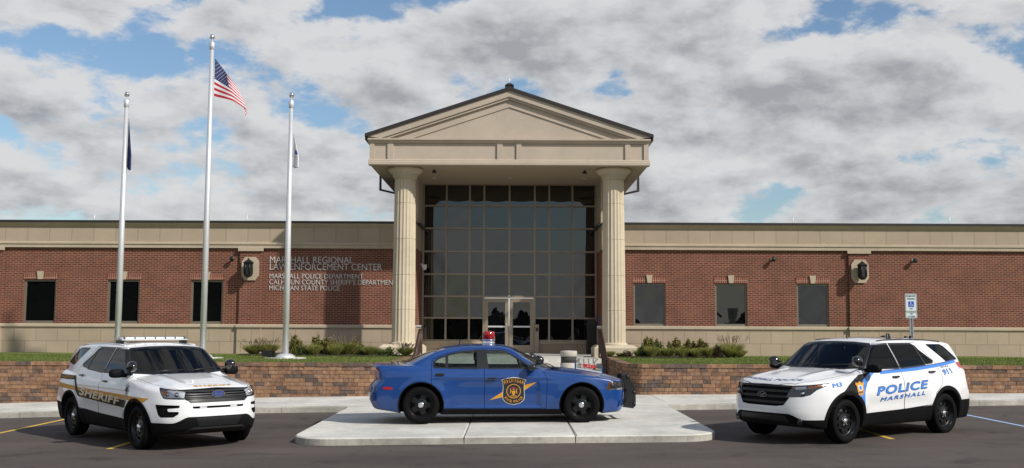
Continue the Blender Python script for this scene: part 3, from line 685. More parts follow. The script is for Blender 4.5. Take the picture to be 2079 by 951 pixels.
t = thing('card_reader_post', 'slim tan post with black card reader right of the entrance doors', 'card reader', (.95,YG-.2,.89)); m_ = MB(); m_.box(.90, 1.04, YG-.25, YG-.15, .888, 1.98); m_.build('post', MULL, t); m_ = MB(); m_.box(.93, 1.01, YG-.275, YG-.251, 1.72, 1.86); m_.build('reader', BLACK, t)
t = thing('dark_cabinet', 'tall dark cabinet beside the right end of the entrance glass', 'waste bin', (3.02,YG-.5,.89)); m_ = MB(); m_.box(2.86, 3.22, YG-.62, YG-.26, .889, 1.95); m_.build('upright_body', BLACK, t); m_ = MB(); m_.prism([(2.84,1.95), (3.24,1.95), (3.20,2.12), (3.12,2.17), (2.96,2.17), (2.88,2.12)], YG-.64, YG-.24, 'y'); m_.build('lid', DARKM, t)  # plain dark box filling an upright black area at the end of the glass

# handrails on the steps
def rail(x, label):
    t = thing('handrail', label, 'handrail', (x,33.6,.89), 0, 'brown handrails of the entrance steps'); m_ = MB()
    P = lambda y: (.90 if y > 33.3 else .90-(33.3-y)*.455)
    for y in (34.2, 33.35, 32.45, 31.6): m_.tube([(x,y,P(y)-.05), (x,y,P(y)+.92)], .03, 6)
    m_.build('post', RUST, t); m_ = MB()
    m_.tube([(x,34.35,1.80), (x,33.3,1.80), (x,31.5,.98), (x,31.3,.98)], .034, 8); m_.tube([(x,34.2,1.05), (x,33.3,1.05), (x,31.6,.28)], .02, 6); m_.build('rail', RUST, t); m_ = MB()
    y = 34.1
    while y > 31.65: m_.tube([(x,y,P(y)+.13), (x,y,P(y)+.9)], .014, 5); y -= .11
    m_.build('balusters', RUST, t)
rail(-3.0, 'brown steel handrail on the left side of the entrance steps'); rail(2.92, 'brown steel handrail on the right side of the steps, behind the blue car')

# concrete litter bin
t = thing('concrete_bin', 'round concrete litter bin with dark band at the foot of the steps', 'litter bin', (1.46,26.2,zg(1.46)+.14))
AGG = simple('aggregate_concrete', (.42,.39,.34), .9, var=.2, scale=60., bump=.5, bscale=80)
m_ = MB(); m_.lathe([(.20,0), (.215,.02), (.215,.86), (.20,.87)], (0,0,0), 32); o = m_.build('upright_body', AGG, t, world=False)
m_ = MB(); m_.lathe([(.20,.868), (.20,1.03)], (0,0,0), 32); m_.build('opening_band', simple('bin_band', (.035,.033,.03), .8), t, world=False)
m_ = MB(); m_.lathe([(.205,1.028), (.215,1.04), (.215,1.15), (.20,1.168), (.0001,1.18)], (0,0,0), 32); m_.build('lid', AGG, t, world=False)

# ================================================================== flagpoles and flags
def pole(x, y, h, label):
    z0 = lawn_z(x, y); t = thing('flagpole', label, 'flagpole', (x,y,z0), 0, 'aluminium flagpoles on the lawn')
    m_ = MB(); m_.tube([(0,0,0), (0,0,h*.45), (0,0,h-.25)], [.093,.085,.055], 20); m_.build('pole', ALU, t, world=False)
    m_ = MB(); m_.lathe([(.05,h-.36), (.075,h-.34), (.08,h-.14), (.06,h-.12), (.018,h-.11), (.018,h)], (0,0,0), 20); m_.build('truck', ALU, t, world=False)
    m_ = MB(); m_.sphere((0,0,h+.05), .08, 20, 12); m_.build('ball', CHROME, t, world=False)
    m_ = MB(); m_.lathe([(.30,.02), (.28,.08), (.20,.13), (.14,.15)], (0,0,0), 28); m_.build('flash_collar', ALU, t, world=False)
    m_ = MB(); m_.lathe([(.62,-.03), (.60,.03), (.1,.035)], (0,0,0), 28); m_.build('footing', CONC, t, world=False)
    return z0
rope = simple('white_rope', (.7,.7,.68), .7)
PY = 30.6
p1x, p2x, p3x = -11.76, -9.21, -6.74
pole(p1x, PY, 7.93, 'leftmost shorter aluminium flagpole behind the white sheriff car'); pole(p2x, PY, 9.74, 'tallest aluminium flagpole, flying the striped flag'); pole(p3x, PY, 7.93, 'shorter aluminium flagpole right of the tall one, in front of the lettering')
def cloth(name, Pf, nu, nv, mats, mi, parent):
    vs = [Pf(i/nu, j/nv) for j in range(nv+1) for i in range(nu+1)]; mb = MB()
    for j in range(nv):
        for i in range(nu):
            pass
    fs = [(j*(nu+1)+i, j*(nu+1)+i+1, (j+1)*(nu+1)+i+1, (j+1)*(nu+1)+i) for j in range(nv) for i in range(nu)]
    mb.v = vs; mb.f = [list(f) for f in fs]; mb.sm = [True]*len(fs); mb.m = [mi((i+.5)/nu, (j+.5)/nv) for j in range(nv) for i in range(nu)]
    return mb.build(name, mats, parent)
FR = simple('flag_red', (.43,.012,.028), .8, var=.05); FW = simple('flag_white', (.66,.66,.68), .8, var=.03); FB = simple('flag_blue', (.012,.022,.10), .8, var=.05)
# striped flag: hoist on the right of the tall pole, swept down and away by a light wind
zt_ = 10.05; hx = p2x+.105
prof_cache = {}
def flag_pt(u, v):
    L = 1.38; n = 24; x = z = y = 0.
    k = max(1, int(round(u*n)))
    a0 = R(-52)*(1-v)+R(-14)*v; a1 = R(-52)*(1-v)+R(-31)*v; a2 = R(-88)*(1-v)+R(-112)*v
    for i in range(k):
        s_ = (i+.5)/n*(u*n/k if False else 1); s_ = (i+.5)/k*u
        if s_ < .42: a = a0
        elif s_ < .55: a = a0+(a1-a0)*(s_-.42)/.13
        else: a = a1+(a2-a1)*min(1, max(0, s_-.76)/.22)
        fore = .93
        x += L*u/k*math.cos(a)*fore; z += L*u/k*math.sin(a)*.95
    y = .13*math.sin(7.5*u+2.4*v)*u**.7+.16*u*(1-v)
    return (hx+x, PY+y, zt_-1.17*v+z)
t = thing('flag', 'striped flag with starred blue corner flying from the tallest pole', 'flag', (hx,PY,zt_))
cl = cloth('flag_cloth', flag_pt, 52, 26, [FR, FW, FB], lambda u, v: 2 if (u < .42 and v < 7/13) else (0 if int(v*13) % 2 == 0 else 1), t)
sm = MB()
for r_ in range(9):
    for c in range(6 if r_ % 2 == 0 else 5):
        u0 = (.035+.07*c if r_ % 2 == 0 else .07+.07*c); v0 = (r_+1)*(7/13)/10
        for side in (-1, 1):
            pts = []
            for k in range(10):
                rr = .024 if k % 2 == 0 else .010; a = PI/2+PI*k/5; p = flag_pt(max(0, u0+rr/1.9*math.cos(a)), v0-rr/1.24*math.sin(a)); pts.append((p[0], p[1]+side*.006, p[2]))
            sm.add(pts, [tuple(range(10))] if side > 0 else [tuple(range(9,-1,-1))])
sm.build('stars', FW, cl)
def limp(name, label, px, ztop, ln, mats, mi, wid):
    def P(u, v):
        ang = 2*PI*2.6*u
        tap = min(1, .12+v*1.25) if v < .75 else 1.0
        x = px+.085+wid*tap*(.42+.45*math.sin(ang*.9+1.5*v)+.12*math.sin(ang*2+4*v))*(u**.35); y = PY+.13*math.cos(ang+2*v)*tap*u
        return (x, y, ztop-ln*v*(.93+.07*u)-.10*u*(1-v))
    t = thing('flag', label, 'flag', (px+.08,PY,ztop)); return t, cloth('flag_cloth', P, 40, 40, mats, mi, t)
GOLD = simple('flag_gold', (.55,.34,.10), .8)
limp('flag', 'dark blue flag hanging limp from the leftmost pole', p1x, 8.20, 1.62, [FB, GOLD, FW], lambda u, v: (1 if abs(v-.50) < .06 and .45 < u < .62 else 2 if abs(v-.63) < .05 and .30 < u < .42 else 0), .17)
FP = simple('flag_emblem_blue', (.05,.08,.33), .8)
limp('flag', 'white flag with blue and gold emblem hanging limp from the pole before the lettering', p3x, 7.80, 1.12, [FW, FP, GOLD], lambda u, v: (1 if abs(v-.56) < .07 and .3 < u < .9 else 2 if abs(v-.47) < .025 and .3 < u < .8 else 1 if (abs(v-.72) < .012 and .2 < u < .7) else 0), .22)
for px, z in ((p1x,6.35), (p2x,7.95), (p3x,6.40)):
    pass
t = thing('ground_floodlight', 'black ground floodlight on the lawn beside the flagpole footing', 'floodlight', (-7.30,30.9,.93))
m_ = MB(); m_.prism([(-.18,.07), (.15,.045), (.18,.13), (.145,.235), (-.17,.25), (-.20,.18)], -.10, .13, 'y'); m_.build('lamp_housing', BLACK, t, world=False)
m_ = MB(); m_.box(-.04, .04, .0, .08, -.02, .10); m_.build('stand', BLACK, t, world=False)

# ================================================================== parking sign
t = thing('parking_sign', 'reserved parking sign with blue wheelchair symbol behind the police car', 'sign', (10.31,26.4,zg(10)+.14))
SGW = simple('sign_white', (.60,.68,.68), .5, var=.04); SGG = simple('sign_green', (.02,.10,.05), .5); SGB = simple('sign_blue', (.015,.06,.42), .5)
zb = zg(10)+.14
m_ = MB(); m_.box(-.045, -.025, -.02, .02, 0, 2.55); m_.box(.025, .045, -.02, .02, 0, 2.55); m_.box(-.025, .025, .008, .02, 0, 2.55); m_.build('post', GALV, t, world=False)
def plate(z0, z1, w, name):
    m_ = MB(); r_ = .03; P = []
    for cx, cz, a0 in ((w-r_,z0+r_,-90), (w-r_,z1-r_,0), (-w+r_,z1-r_,90), (-w+r_,z0+r_,180)):
        for k in range(5): a = R(a0+90*k/4); P.append((cx+r_*math.cos(a), cz+r_*math.sin(a)))
    m_.prism(P, -.026, -.0215, 'y'); return m_.build(name, SGW, t, world=False), P
zt = 2.82-zb; pl, P = plate(zt-.46, zt, .152, 'sign_plate'); pl2, P2 = plate(zt-.63, zt-.475, .152, 'lower_plate')
def stext(s, z, w, h, mat, par):
    V, F = text_mesh(s, w, h, .01); mb = MB(); mb.add([(v[0]-w/2, -.0285, z+v[1]) for v in V], F); mb.build('sign_text', mat, par, world=False)
stext('RESERVED', zt-.085, .235, .048, SGG, pl); stext('PARKING', zt-.155, .20, .046, SGG, pl); stext('ONLY', zt-.405, .09, .036, SGG, pl); stext('VAN', zt-.535, .08, .034, SGG, pl2); stext('ACCESSIBLE', zt-.60, .19, .034, SGG, pl2)
for pp, par in ((P, pl), (P2, pl2)):
    cx = 0; cz = sum(p[1] for p in pp)/len(pp); hw = .152; hh = max(p[1] for p in pp)-cz; m_ = MB(); n = len(pp)
    a = [(p[0]*(1-.010/hw), cz+(p[1]-cz)*(1-.010/hh)) for p in pp]; c = [(p[0]*(1-.018/hw), cz+(p[1]-cz)*(1-.018/hh)) for p in pp]
    m_.add([(x, -.0285, z) for x, z in a+c], [(i, (i+1) % n, n+(i+1) % n, n+i) for i in range(n)]); m_.build('border', SGG, par, world=False)
m_ = MB(); s0 = .072; zc_ = zt-.27; m_.box(-s0, s0, -.0290, -.0265, zc_-s0, zc_+s0); sy = m_.build('symbol_panel', SGB, pl, world=False)
m_ = MB(); yy = -.031
def arc(cx, cz, r0, r1, a0, a1, n=20):
    vs = []; 
    for k in range(n+1): a = R(a0+(a1-a0)*k/n); vs += [(cx+r0*math.cos(a), yy, cz+r0*math.sin(a)), (cx+r1*math.cos(a), yy, cz+r1*math.sin(a))]
    m_.add(vs, [(2*k, 2*k+1, 2*k+3, 2*k+2) for k in range(n)])
def stroke(p, q, w):
    d = Vector((q[0]-p[0], q[1]-p[1])).normalized()*w/2; m_.quad((p[0]-d.y,yy,p[1]+d.x), (p[0]+d.y,yy,p[1]-d.x), (q[0]+d.y,yy,q[1]-d.x), (q[0]-d.y,yy,q[1]+d.x))
arc(-.014, zc_+.048, 0, .0105, 0, 360); arc(-.006, zc_-.022, .026, .034, 120, 375)
stroke((-.013,zc_+.036), (-.010,zc_-.004), .012); stroke((-.010,zc_-.002), (.024,zc_-.002), .010); stroke((.022,zc_-.002), (.038,zc_-.036), .010); stroke((.036,zc_-.036), (.052,zc_-.030), .009); stroke((-.012,zc_+.016), (.016,zc_+.016), .008)
m_.build('wheelchair_symbol', SGW, sy, world=False)

# ================================================================== planting
def leaf_shrub(h, w, n, mat, leaf=.055, stems=9):
    mb = MB(); sm_ = MB()
    for k in range(stems):
        a = random.uniform(0, 2*PI); r = w*random.uniform(.1,.95); hh = h*random.uniform(.62,1.05)*(1-.25*r/w); bx, by = .25*r*math.cos(a), .25*r*math.sin(a); ex, ey = r*math.cos(a)*.75, r*math.sin(a)*.75
        pts = [(bx+(ex-bx)*q**1.2, by+(ey-by)*q**1.2, hh*q) for q in (0,.35,.7,1)]; sm_.tube(pts, [.009,.007,.005,.003], 5)
        for _ in range(n//stems):
            q = random.uniform(.12,1.03); wob = .11*(1.25-q); cx = bx+(ex-bx)*q**1.2+random.gauss(0, wob*.75); cy = by+(ey-by)*q**1.2+random.gauss(0, wob*.75); cz = max(.02, hh*q+random.gauss(0,.03))
            l = leaf*random.uniform(.6,1.3); d = Vector((random.gauss(0,1), random.gauss(0,1), random.gauss(.5,.7))).normalized(); s_ = d.cross(Vector((random.gauss(0,1), random.gauss(0,1), random.gauss(0,1)))).normalized()
            c = Vector((cx, cy, cz)); mb.add([c-d*l*.5, c+s_*l*.30, c+d*l*.5, c-s_*l*.30], [(0,1,2,3)])
    return mb, sm_
def orn_grass(h, w, n, plumes, ph):
    mb = MB(); pm = MB()
    for _ in range(n):
        a = random.uniform(0, 2*PI); r = w*random.random()**.6; L = h*random.uniform(.7,1.15); droop = random.uniform(.1,.6)
        b0 = Vector((r*.25*math.cos(a), r*.25*math.sin(a), 0)); tip = Vector((r*math.cos(a)*1.2, r*math.sin(a)*1.2, L*(1-.35*droop*r/w))); mid = b0.lerp(tip, .55)+Vector((0,0,L*.12)); s_ = Vector((-math.sin(a), math.cos(a), 0))*.008
        rot = random.uniform(0, PI); s_ = Vector((math.cos(rot), math.sin(rot), 0))*.008
        mb.add([b0-s_, b0+s_, mid+s_*.8, mid-s_*.8, tip], [(0,1,2,3), (3,2,4)])
    for _ in range(plumes):
        a = random.uniform(0, 2*PI); r = w*random.uniform(.2,1.35); L = ph*random.uniform(.8,1.1); tip = Vector((r*math.cos(a), r*math.sin(a), L)); b0 = tip*.25; b0.z = h*.35
        pm.tube([b0, b0.lerp(tip, .75)], .0035, 3); d = (tip-b0).normalized()
        for k in range(14):
            q = .75+.30*k/14; c = b0.lerp(tip, q); s_ = Vector((random.gauss(0,1), random.gauss(0,1), .5)).normalized()*.028; pm.add([c-d*.012, c+s_+d*.02, c+d*.02], [(0,1,2)])
    return mb, pm
def plant(kind, px, y, h, w, label, dark=False):
    x = px; z = max(lawn_z(x, y), .9)+.02
    h *= .80
    if kind == 'shrub':
        t = thing('shrub', label, 'shrub', (x,y,z)); w *= 1.2; f, s_ = leaf_shrub(h, w, int(2600*h*w/.25), SHRUB, .070, 13); f.build('foliage', SHRUB, t, world=False); s_.build('stems', STEM, t, world=False)
    elif kind in ('mound', 'bronze'):
        t = thing('low_shrub', label, 'shrub', (x,y,z)); w *= 1.2; h *= 1.1; f, s_ = leaf_shrub(h, w, int(2200*h*w/.2)+300, SHRUBD, .05, 14); f.build('foliage', SHRUBP if kind == 'bronze' else SHRUBD, t, world=False); s_.build('stems', STEM, t, world=False)
    else:
        t = thing('ornamental_grass', label, 'grass plant', (x,y,z)); w *= 1.2; f, s_ = orn_grass(h, w, int(650*w/.3), 40 if kind == 'plume' else 0, h*1.4); f.build('blades', ORN, t, world=False)
        if kind == 'plume': s_.build('plumes', PLUME, t, world=False)
def PX(px, y): return (px-1040)/2070*y
for kind, px, y, h, w, label in (
    ('plume',520,34.6,.42,.36,'feathery grass clump at the left end of the left planting bed'), ('plume',548,34.8,.46,.38,'feathery plumed grass clump behind the black ground floodlight'), ('shrub',604,35.0,.78,.30,'tall bronze green shrub just right of the flagpole base'),
    ('mound',622,34.0,.40,.30,'low dark green mound in front of the tall shrub by the flagpole'), ('grass',641,33.9,.46,.26,'yellow green grass tuft between the dark mound and the left shrubs'), ('shrub',650,35.1,.80,.34,'leafy upright shrub behind a yellow grass tuft, middle of the left bed'),
    ('shrub',672,35.0,.72,.30,'leafy shrub with reddish tips in the middle of the left bed'), ('grass',684,33.9,.44,.25,'pale grass tuft at the front of the middle of the left bed'), ('plume',702,34.5,.55,.42,'wide dark plumed grass under the column shadow on the left wing'),
    ('shrub',722,35.1,.66,.28,'leafy shrub at the right edge of the column shadow'), ('mound',738,34.2,.40,.28,'low green mound right of the wide plumed grass'), ('grass',752,34.0,.40,.26,'yellow green grass tuft near the right end of the left bed'),
    ('mound',771,34.1,.26,.22,'small round mound between two tufts before the left column'), ('mound',792,33.9,.30,.28,'round dark green mound in front of the left column base'), ('plume',827,33.8,.34,.28,'plumed grass in front of the left column base beside the handrail'),
    ('grass',1239,33.7,.24,.16,'small grass tuft in front of the right column base next to the handrail'), ('grass',1259,33.7,.18,.14,'small yellow tuft before the middle of the right column base'), ('bronze',1274,33.5,.22,.17,'small dark bronze shrub before the right column base'),
    ('grass',1294,34.2,.28,.14,'thin tuft at the right corner of the right column base'), ('shrub',1318,34.7,.84,.36,'tallest yellow green shrub right of the right column'), ('mound',1306,33.7,.42,.28,'dark mound at the foot of the tallest shrub in the right bed'),
    ('grass',1322,33.4,.46,.22,'yellow grass tuft before the tallest shrub in the right bed'), ('mound',1338,34.2,.55,.28,'dark green mound behind the tufts of the right bed'), ('grass',1354,33.5,.40,.24,'bright green tuft left of the middle shrubs in the right bed'), ('shrub',1370,34.8,.74,.30,'leafy shrub in the middle of the right bed, left of its neighbour'), ('grass',1384,33.3,.42,.24,'yellow tuft in front of the middle shrubs of the right bed'),
    ('shrub',1397,34.9,.72,.30,'leafy shrub behind a bronze mound in the right bed'), ('bronze',1402,33.5,.34,.20,'bronze mound at the front of the right bed'), ('shrub',1424,34.7,.74,.34,'bushy orange tinged shrub in the right half of the right bed'),
    ('grass',1413,33.2,.38,.20,'green tuft before the orange tinged shrub'), ('grass',1437,33.3,.42,.24,'yellow tuft right of the orange tinged shrub'), ('bronze',1455,33.3,.44,.26,'very dark round shrub left of the large plumed grass'), ('plume',1482,33.4,.56,.42,'large plumed grass at the right end of the right bed'), ('grass',1501,33.2,.30,.22,'pale low tuft at the far right end of the right bed')):
    plant(kind, PX(px, y), y, h, w, label)

# ---- what stands behind the camera and shows only as a dark line in the glass
mb = MB(); random.seed(11)
def blob_(m, x, y, z, r, rz):
    m.lathe([(max(1e-3, r*math.sin(PI*j/5)), z-rz*math.cos(PI*j/5)) for j in range(6)], (x,y,0), 8, 'z', 0, False, False)
def tree_line(x0, x1, y, hlo, hhi):
    x = x0
    while x < x1:
        h = random.uniform(hlo, hhi); r = random.uniform(2.5,5)
        for zc2 in range(3): blob_(mb, x, y, h*(.25+.25*zc2), r*(.8-.17*zc2), h*.24)
        for _ in range(260):
            a = random.uniform(0, 2*PI); q = random.random()**.5; zz = random.uniform(0, 1); rr = r*(1-.55*zz)*q
            c = Vector((x+rr*math.cos(a), y+rr*math.sin(a)+random.uniform(-3,3), h*zz)); d = Vector((random.gauss(0,1), random.gauss(0,1), random.gauss(0,1))).normalized(); s_ = d.orthogonal().normalized(); l = random.uniform(.3,.8)
            mb.add([c-d*l, c+s_*l, c+d*l, c-s_*l], [(0,1,2,3)])
        x += random.uniform(3,6)
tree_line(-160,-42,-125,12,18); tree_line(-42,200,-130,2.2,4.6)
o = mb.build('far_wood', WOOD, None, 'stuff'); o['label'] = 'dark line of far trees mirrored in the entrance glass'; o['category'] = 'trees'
# ================================================================== vehicle bodies: one smooth closed surface, cut into panels
def curve(pts, sig=.03):
    xs = np.array([p[0] for p in pts], float); ys = np.array([p[1] for p in pts], float)
    g = np.linspace(xs[0]-.6, xs[-1]+.6, 1600); d = g[1]-g[0]
    lo = (ys[1]-ys[0])/(xs[1]-xs[0]); hi = (ys[-1]-ys[-2])/(xs[-1]-xs[-2])
    v = np.interp(g, xs, ys); v = np.where(g < xs[0], ys[0]+(g-xs[0])*lo, v); v = np.where(g > xs[-1], ys[-1]+(g-xs[-1])*hi, v)
    if sig:
        k = int(4*sig/d)+1; w_ = np.exp(-.5*(np.arange(-k, k+1)*d/sig)**2); w_ /= w_.sum()
        v = np.convolve(np.pad(v, k, mode='edge'), w_, 'valid')
    dv = np.gradient(v, d)
    f = lambda t: np.interp(t, g, v); f.d = lambda t: np.interp(t, g, dv); return f
def smax(a, b, k): h = np.clip(.5+.5*(a-b)/k, 0, 1); return b*(1-h)+a*h+k*h*(1-h)
def smin(a, b, k): return -smax(-a, -b, k)
def sstep(a, b, x): t = np.clip((x-a)/(b-a), 0, 1); return t*t*(3-2*t)
def sdpoly(px, py, poly):
    P = np.array(poly, float); n = len(P); d = np.full(px.shape, 1e9); ins = np.zeros(px.shape, bool)
    for i in range(n):
        a, b_ = P[i], P[(i+1) % n]; e = b_-a; wx, wy = px-a[0], py-a[1]; t = np.clip((wx*e[0]+wy*e[1])/(e@e), 0, 1)
        d = np.minimum(d, (wx-e[0]*t)**2+(wy-e[1]*t)**2)
        c = ((a[1] <= py) & (b_[1] > py)) | ((b_[1] <= py) & (a[1] > py))
        with np.errstate(divide='ignore', invalid='ignore'): xi = a[0]+(py-a[1])/(b_[1]-a[1])*(b_[0]-a[0])
        ins ^= c & (px < xi)
    d = np.sqrt(d); return np.where(ins, -d, d)
def surface_net(f, lo, hi, h):
    ax = [np.arange(l, u+h, h) for l, u in zip(lo, hi)]
    X, Y, Z = np.meshgrid(*ax, indexing='ij'); F = f(X, Y, Z); nx, ny, nz = F.shape
    idx = -np.ones((nx-1, ny-1, nz-1), int); S = F < 0
    cnt = sum(S[i:nx-1+i, j:ny-1+j, k:nz-1+k].astype(int) for i in (0,1) for j in (0,1) for k in (0,1)); act = (cnt > 0) & (cnt < 8)
    ci = np.argwhere(act); idx[act] = np.arange(len(ci))
    V = np.array([ax[0][ci[:,0]], ax[1][ci[:,1]], ax[2][ci[:,2]]]).T+h/2
    Q = []
    for a in range(3):
        b_, c = (a+1) % 3, (a+2) % 3; sl0 = [slice(None)]*3; sl1 = [slice(None)]*3; sl0[a] = slice(0,-1); sl1[a] = slice(1,None)
        ch = S[tuple(sl0)] != S[tuple(sl1)]; e = np.argwhere(ch); ins = S[tuple(sl0)][ch]
        ok = (e[:,b_] > 0) & (e[:,c] > 0) & (e[:,b_] < F.shape[b_]-1) & (e[:,c] < F.shape[c]-1); e = e[ok]; ins = ins[ok]
        def at(db, dc): q = e.copy(); q[:,b_] += db; q[:,c] += dc; return idx[q[:,0], q[:,1], q[:,2]]
        q = np.array([at(-1,-1), at(0,-1), at(0,0), at(-1,0)]).T; q[~ins] = q[~ins][:, ::-1]; Q.append(q)
    return V, np.vstack(Q)
def gradf(f, V, e=1.5e-3):
    return np.array([(f(*(V+d).T)-f(*(V-d).T))/(2*e) for d in np.eye(3)*e]).T
class Surf:
    def __init__(s, V, Nn, T): s.V, s.N, s.T = V, Nn, T
    def copy(s): return Surf(s.V, s.N, s.T)
    def take(s, g):
        """cut along g=0; returns the part with g<0, keeps the rest"""
        a, b_ = s.split(g); s.V, s.N, s.T = b_.V, b_.N, b_.T; return a
    def split(s, g):
        g = np.where(np.abs(g) < 1e-7, 1e-7, g); ng = g < 0; c = ng[s.T].sum(1); out = []
        mixed = s.T[(c == 1) | (c == 2)]
        nv, nn, new = [], [], {}; base = len(s.V); tin, tout = [], []
        def cut(i, j):
            k = (i, j) if i < j else (j, i)
            if k not in new:
                t = g[k[0]]/(g[k[0]]-g[k[1]]); new[k] = base+len(nv); nv.append(s.V[k[0]]*(1-t)+s.V[k[1]]*t); n = s.N[k[0]]*(1-t)+s.N[k[1]]*t; nn.append(n/(np.linalg.norm(n)+1e-9))
            return new[k]
        for t in mixed.tolist():
            for r in range(3):
                a, b_, d = t[r], t[(r+1) % 3], t[(r+2) % 3]
                if ng[a] != ng[b_] and ng[a] != ng[d]:
                    p, q = cut(a, b_), cut(a, d); one, two = (tin, tout) if ng[a] else (tout, tin)
                    one.append((a,p,q)); two += [(p,b_,d), (p,d,q)]; break
        V = np.vstack([s.V, np.array(nv)]) if nv else s.V; Nn = np.vstack([s.N, np.array(nn)]) if nv else s.N
        for full, extra in ((s.T[c == 3], tin), (s.T[c == 0], tout)):
            T = np.vstack([full, np.array(extra, int)]) if extra else full
            u, inv = np.unique(T, return_inverse=True); out.append(Surf(V[u], Nn[u], inv.reshape(-1, 3)) if len(T) else Surf(np.zeros((0,3)), np.zeros((0,3)), np.zeros((0,3), int)))
        return out
    def refine(s, n=1):
        for _ in range(n):
            T = s.T; E = np.sort(np.vstack([T[:, [0,1]], T[:, [1,2]], T[:, [2,0]]]), 1); u, inv = np.unique(E, axis=0, return_inverse=True); inv = inv.reshape(-1)
            k = len(T); o = len(s.V); m = (s.V[u[:,0]]+s.V[u[:,1]])/2; nn = s.N[u[:,0]]+s.N[u[:,1]]; nn /= np.linalg.norm(nn, axis=1)[:, None]+1e-9
            a, b_, c = inv[:k]+o, inv[k:2*k]+o, inv[2*k:]+o
            s.V = np.vstack([s.V, m]); s.N = np.vstack([s.N, nn]); s.T = np.vstack([np.array([T[:,0],a,c]).T, np.array([a,T[:,1],b_]).T, np.array([c,b_,T[:,2]]).T, np.array([a,b_,c]).T])
        return s
    def fine(s, gf, n=2):
        """cut a small or thin shape: refine the surface round it first"""
        q = s.take(gf(s)-.035)
        if not len(q.T): return q
        q.refine(n); return q.take(gf(q))
    def panel(s, sdf, mask, gap=.0045):
        """cut a panel and the thin shut line round it"""
        r = s.take(np.maximum(sdf(s)-gap, mask(s))); inner = r.take(np.maximum(sdf(r)+gap, mask(r))); return inner, r
    def obj(s, name, mats, parent, off=0., inner=0., sides=1):
        if not len(s.T): return None
        V = s.V+s.N*off; T = s.T; Nn = s.N; mi = np.zeros(len(T), int)
        if inner:
            n = len(V); V = np.vstack([V, V-s.N*inner]); Nn = np.vstack([Nn, -Nn]); T = np.vstack([T, T[:, ::-1]+n]); mi = np.concatenate([mi, np.ones(len(mi), int)])
        me = bpy.data.meshes.new(name); me.from_pydata(V.tolist(), [], T.tolist())
        for m in (mats if isinstance(mats, (list, tuple)) else [mats]): me.materials.append(m)
        me.polygons.foreach_set('material_index', mi); me.polygons.foreach_set('use_smooth', np.ones(len(T), bool))
        me.update(); me.normals_split_custom_set_from_vertices(Nn.tolist())
        return link(name, me, parent, None, False)
def body_surface(f, lo, hi, h):
    V, Q = surface_net(f, lo, hi, h)
    for _ in range(5):
        G = gradf(f, V); v = f(*V.T); g2 = (G*G).sum(1)+1e-6; V = V-np.clip((v/g2), -.02, .02)[:, None]*G
    G = gradf(f, V); Nn = G/(np.linalg.norm(G, axis=1)[:, None]+1e-9)
    T = np.vstack([Q[:, [0,1,2]], Q[:, [0,2,3]]])
    e1 = V[T[:,1]]-V[T[:,0]]; e2 = V[T[:,2]]-V[T[:,0]]
    if (np.cross(e1, e2)*Nn[T[:,0]]).sum() < 0: T = T[:, ::-1]
    return Surf(V, Nn, T)
def merge(*ss):
    V = []; Nn = []; T = []; o = 0
    for s in ss: V.append(s.V); Nn.append(s.N); T.append(s.T+o); o += len(s.V)
    return Surf(np.vstack(V), np.vstack(Nn), np.vstack(T))

def blob(mb, c, r, p=2.6, n=20, m=12, mi=0):
    """rounded box"""
    vs = []; fs = []; sg = lambda v: math.copysign(abs(v)**(2/p), v)
    for j in range(m+1):
        a = -PI/2+PI*j/m
        for i in range(n):
            t = 2*PI*i/n; vs.append((c[0]+r[0]*sg(math.cos(a))*sg(math.cos(t)), c[1]+r[1]*sg(math.cos(a))*sg(math.sin(t)), c[2]+r[2]*sg(math.sin(a))))
    fs = [(j*n+i, j*n+(i+1) % n, (j+1)*n+(i+1) % n, (j+1)*n+i) for j in range(m) for i in range(n)]
    return mb.add(vs, fs, mi, True)
# materials of the cars
def paint(name, c, rough=.28, coat=1., spec=.5):
    return simple(name, c, rough, 0., coat, spec, var=.02, scale=3.)
WHITEP = paint('white_car_paint', (.74,.745,.75)); BLUEP = paint('blue_car_paint', (.006,.046,.195), .3, .85, .35)
TRIMB = simple('black_trim', (.006,.006,.0065), .6, spec=.10, var=.2); GLOSSB = simple('gloss_black', (.008,.008,.009), .12, coat=.6)
LINING = simple('dark_cabin_lining', (.018,.018,.02), .9); SEAL = simple('window_seal', (.010,.010,.011), .4)
TYRE = simple('tyre_rubber', (.006,.006,.0065), .7, spec=.08, var=.15, bump=.2, bscale=120); WELL = simple('wheel_well', (.006,.006,.006), .95)
RIMB = simple('black_steel_rim', (.006,.006,.007), .3, spec=.3, coat=.15)
G_CLEAR = glass('car_glass_light', (.80,.90,.86), .72, 1.5); G_WS = glass('windscreen_glass', (.45,.68,.90), .40, 1.48); G_DARK = glass('car_glass_dark', (.30,.31,.32), .10, 1.33); G_MID = glass('car_glass_privacy', (.45,.47,.48), .34, 1.5)
LENS = glass('lamp_lens', (.95,.96,.97), .95, 1.5); AMBER = simple('amber_lens', (.75,.22,.02), .15, coat=.6); REDL = simple('red_lens', (.45,.012,.015), .15, coat=.6)
REFL = simple('lamp_reflector', (.66,.67,.69), .35, .6); REFLD = simple('dark_lamp_bezel', (.10,.105,.11), .25, .6); SEAT = simple('dark_seat_cloth', (.022,.022,.025), .9)
GAP = simple('panel_gap', (.012,.012,.013), .8); PLATE = simple('clear_plastic_bar', (.66,.68,.70), .12, .15, .6)
GOLDD = simple('gold_decal', (.58,.28,.03), .5, spec=.3, var=.04); BLACKD = simple('black_decal', (.006,.006,.007), .5, spec=.25); BLUED = simple('blue_decal', (.035,.20,.62), .35, coat=.5, var=.03); NAVYD = simple('navy_decal', (.018,.045,.22), .35, coat=.5)
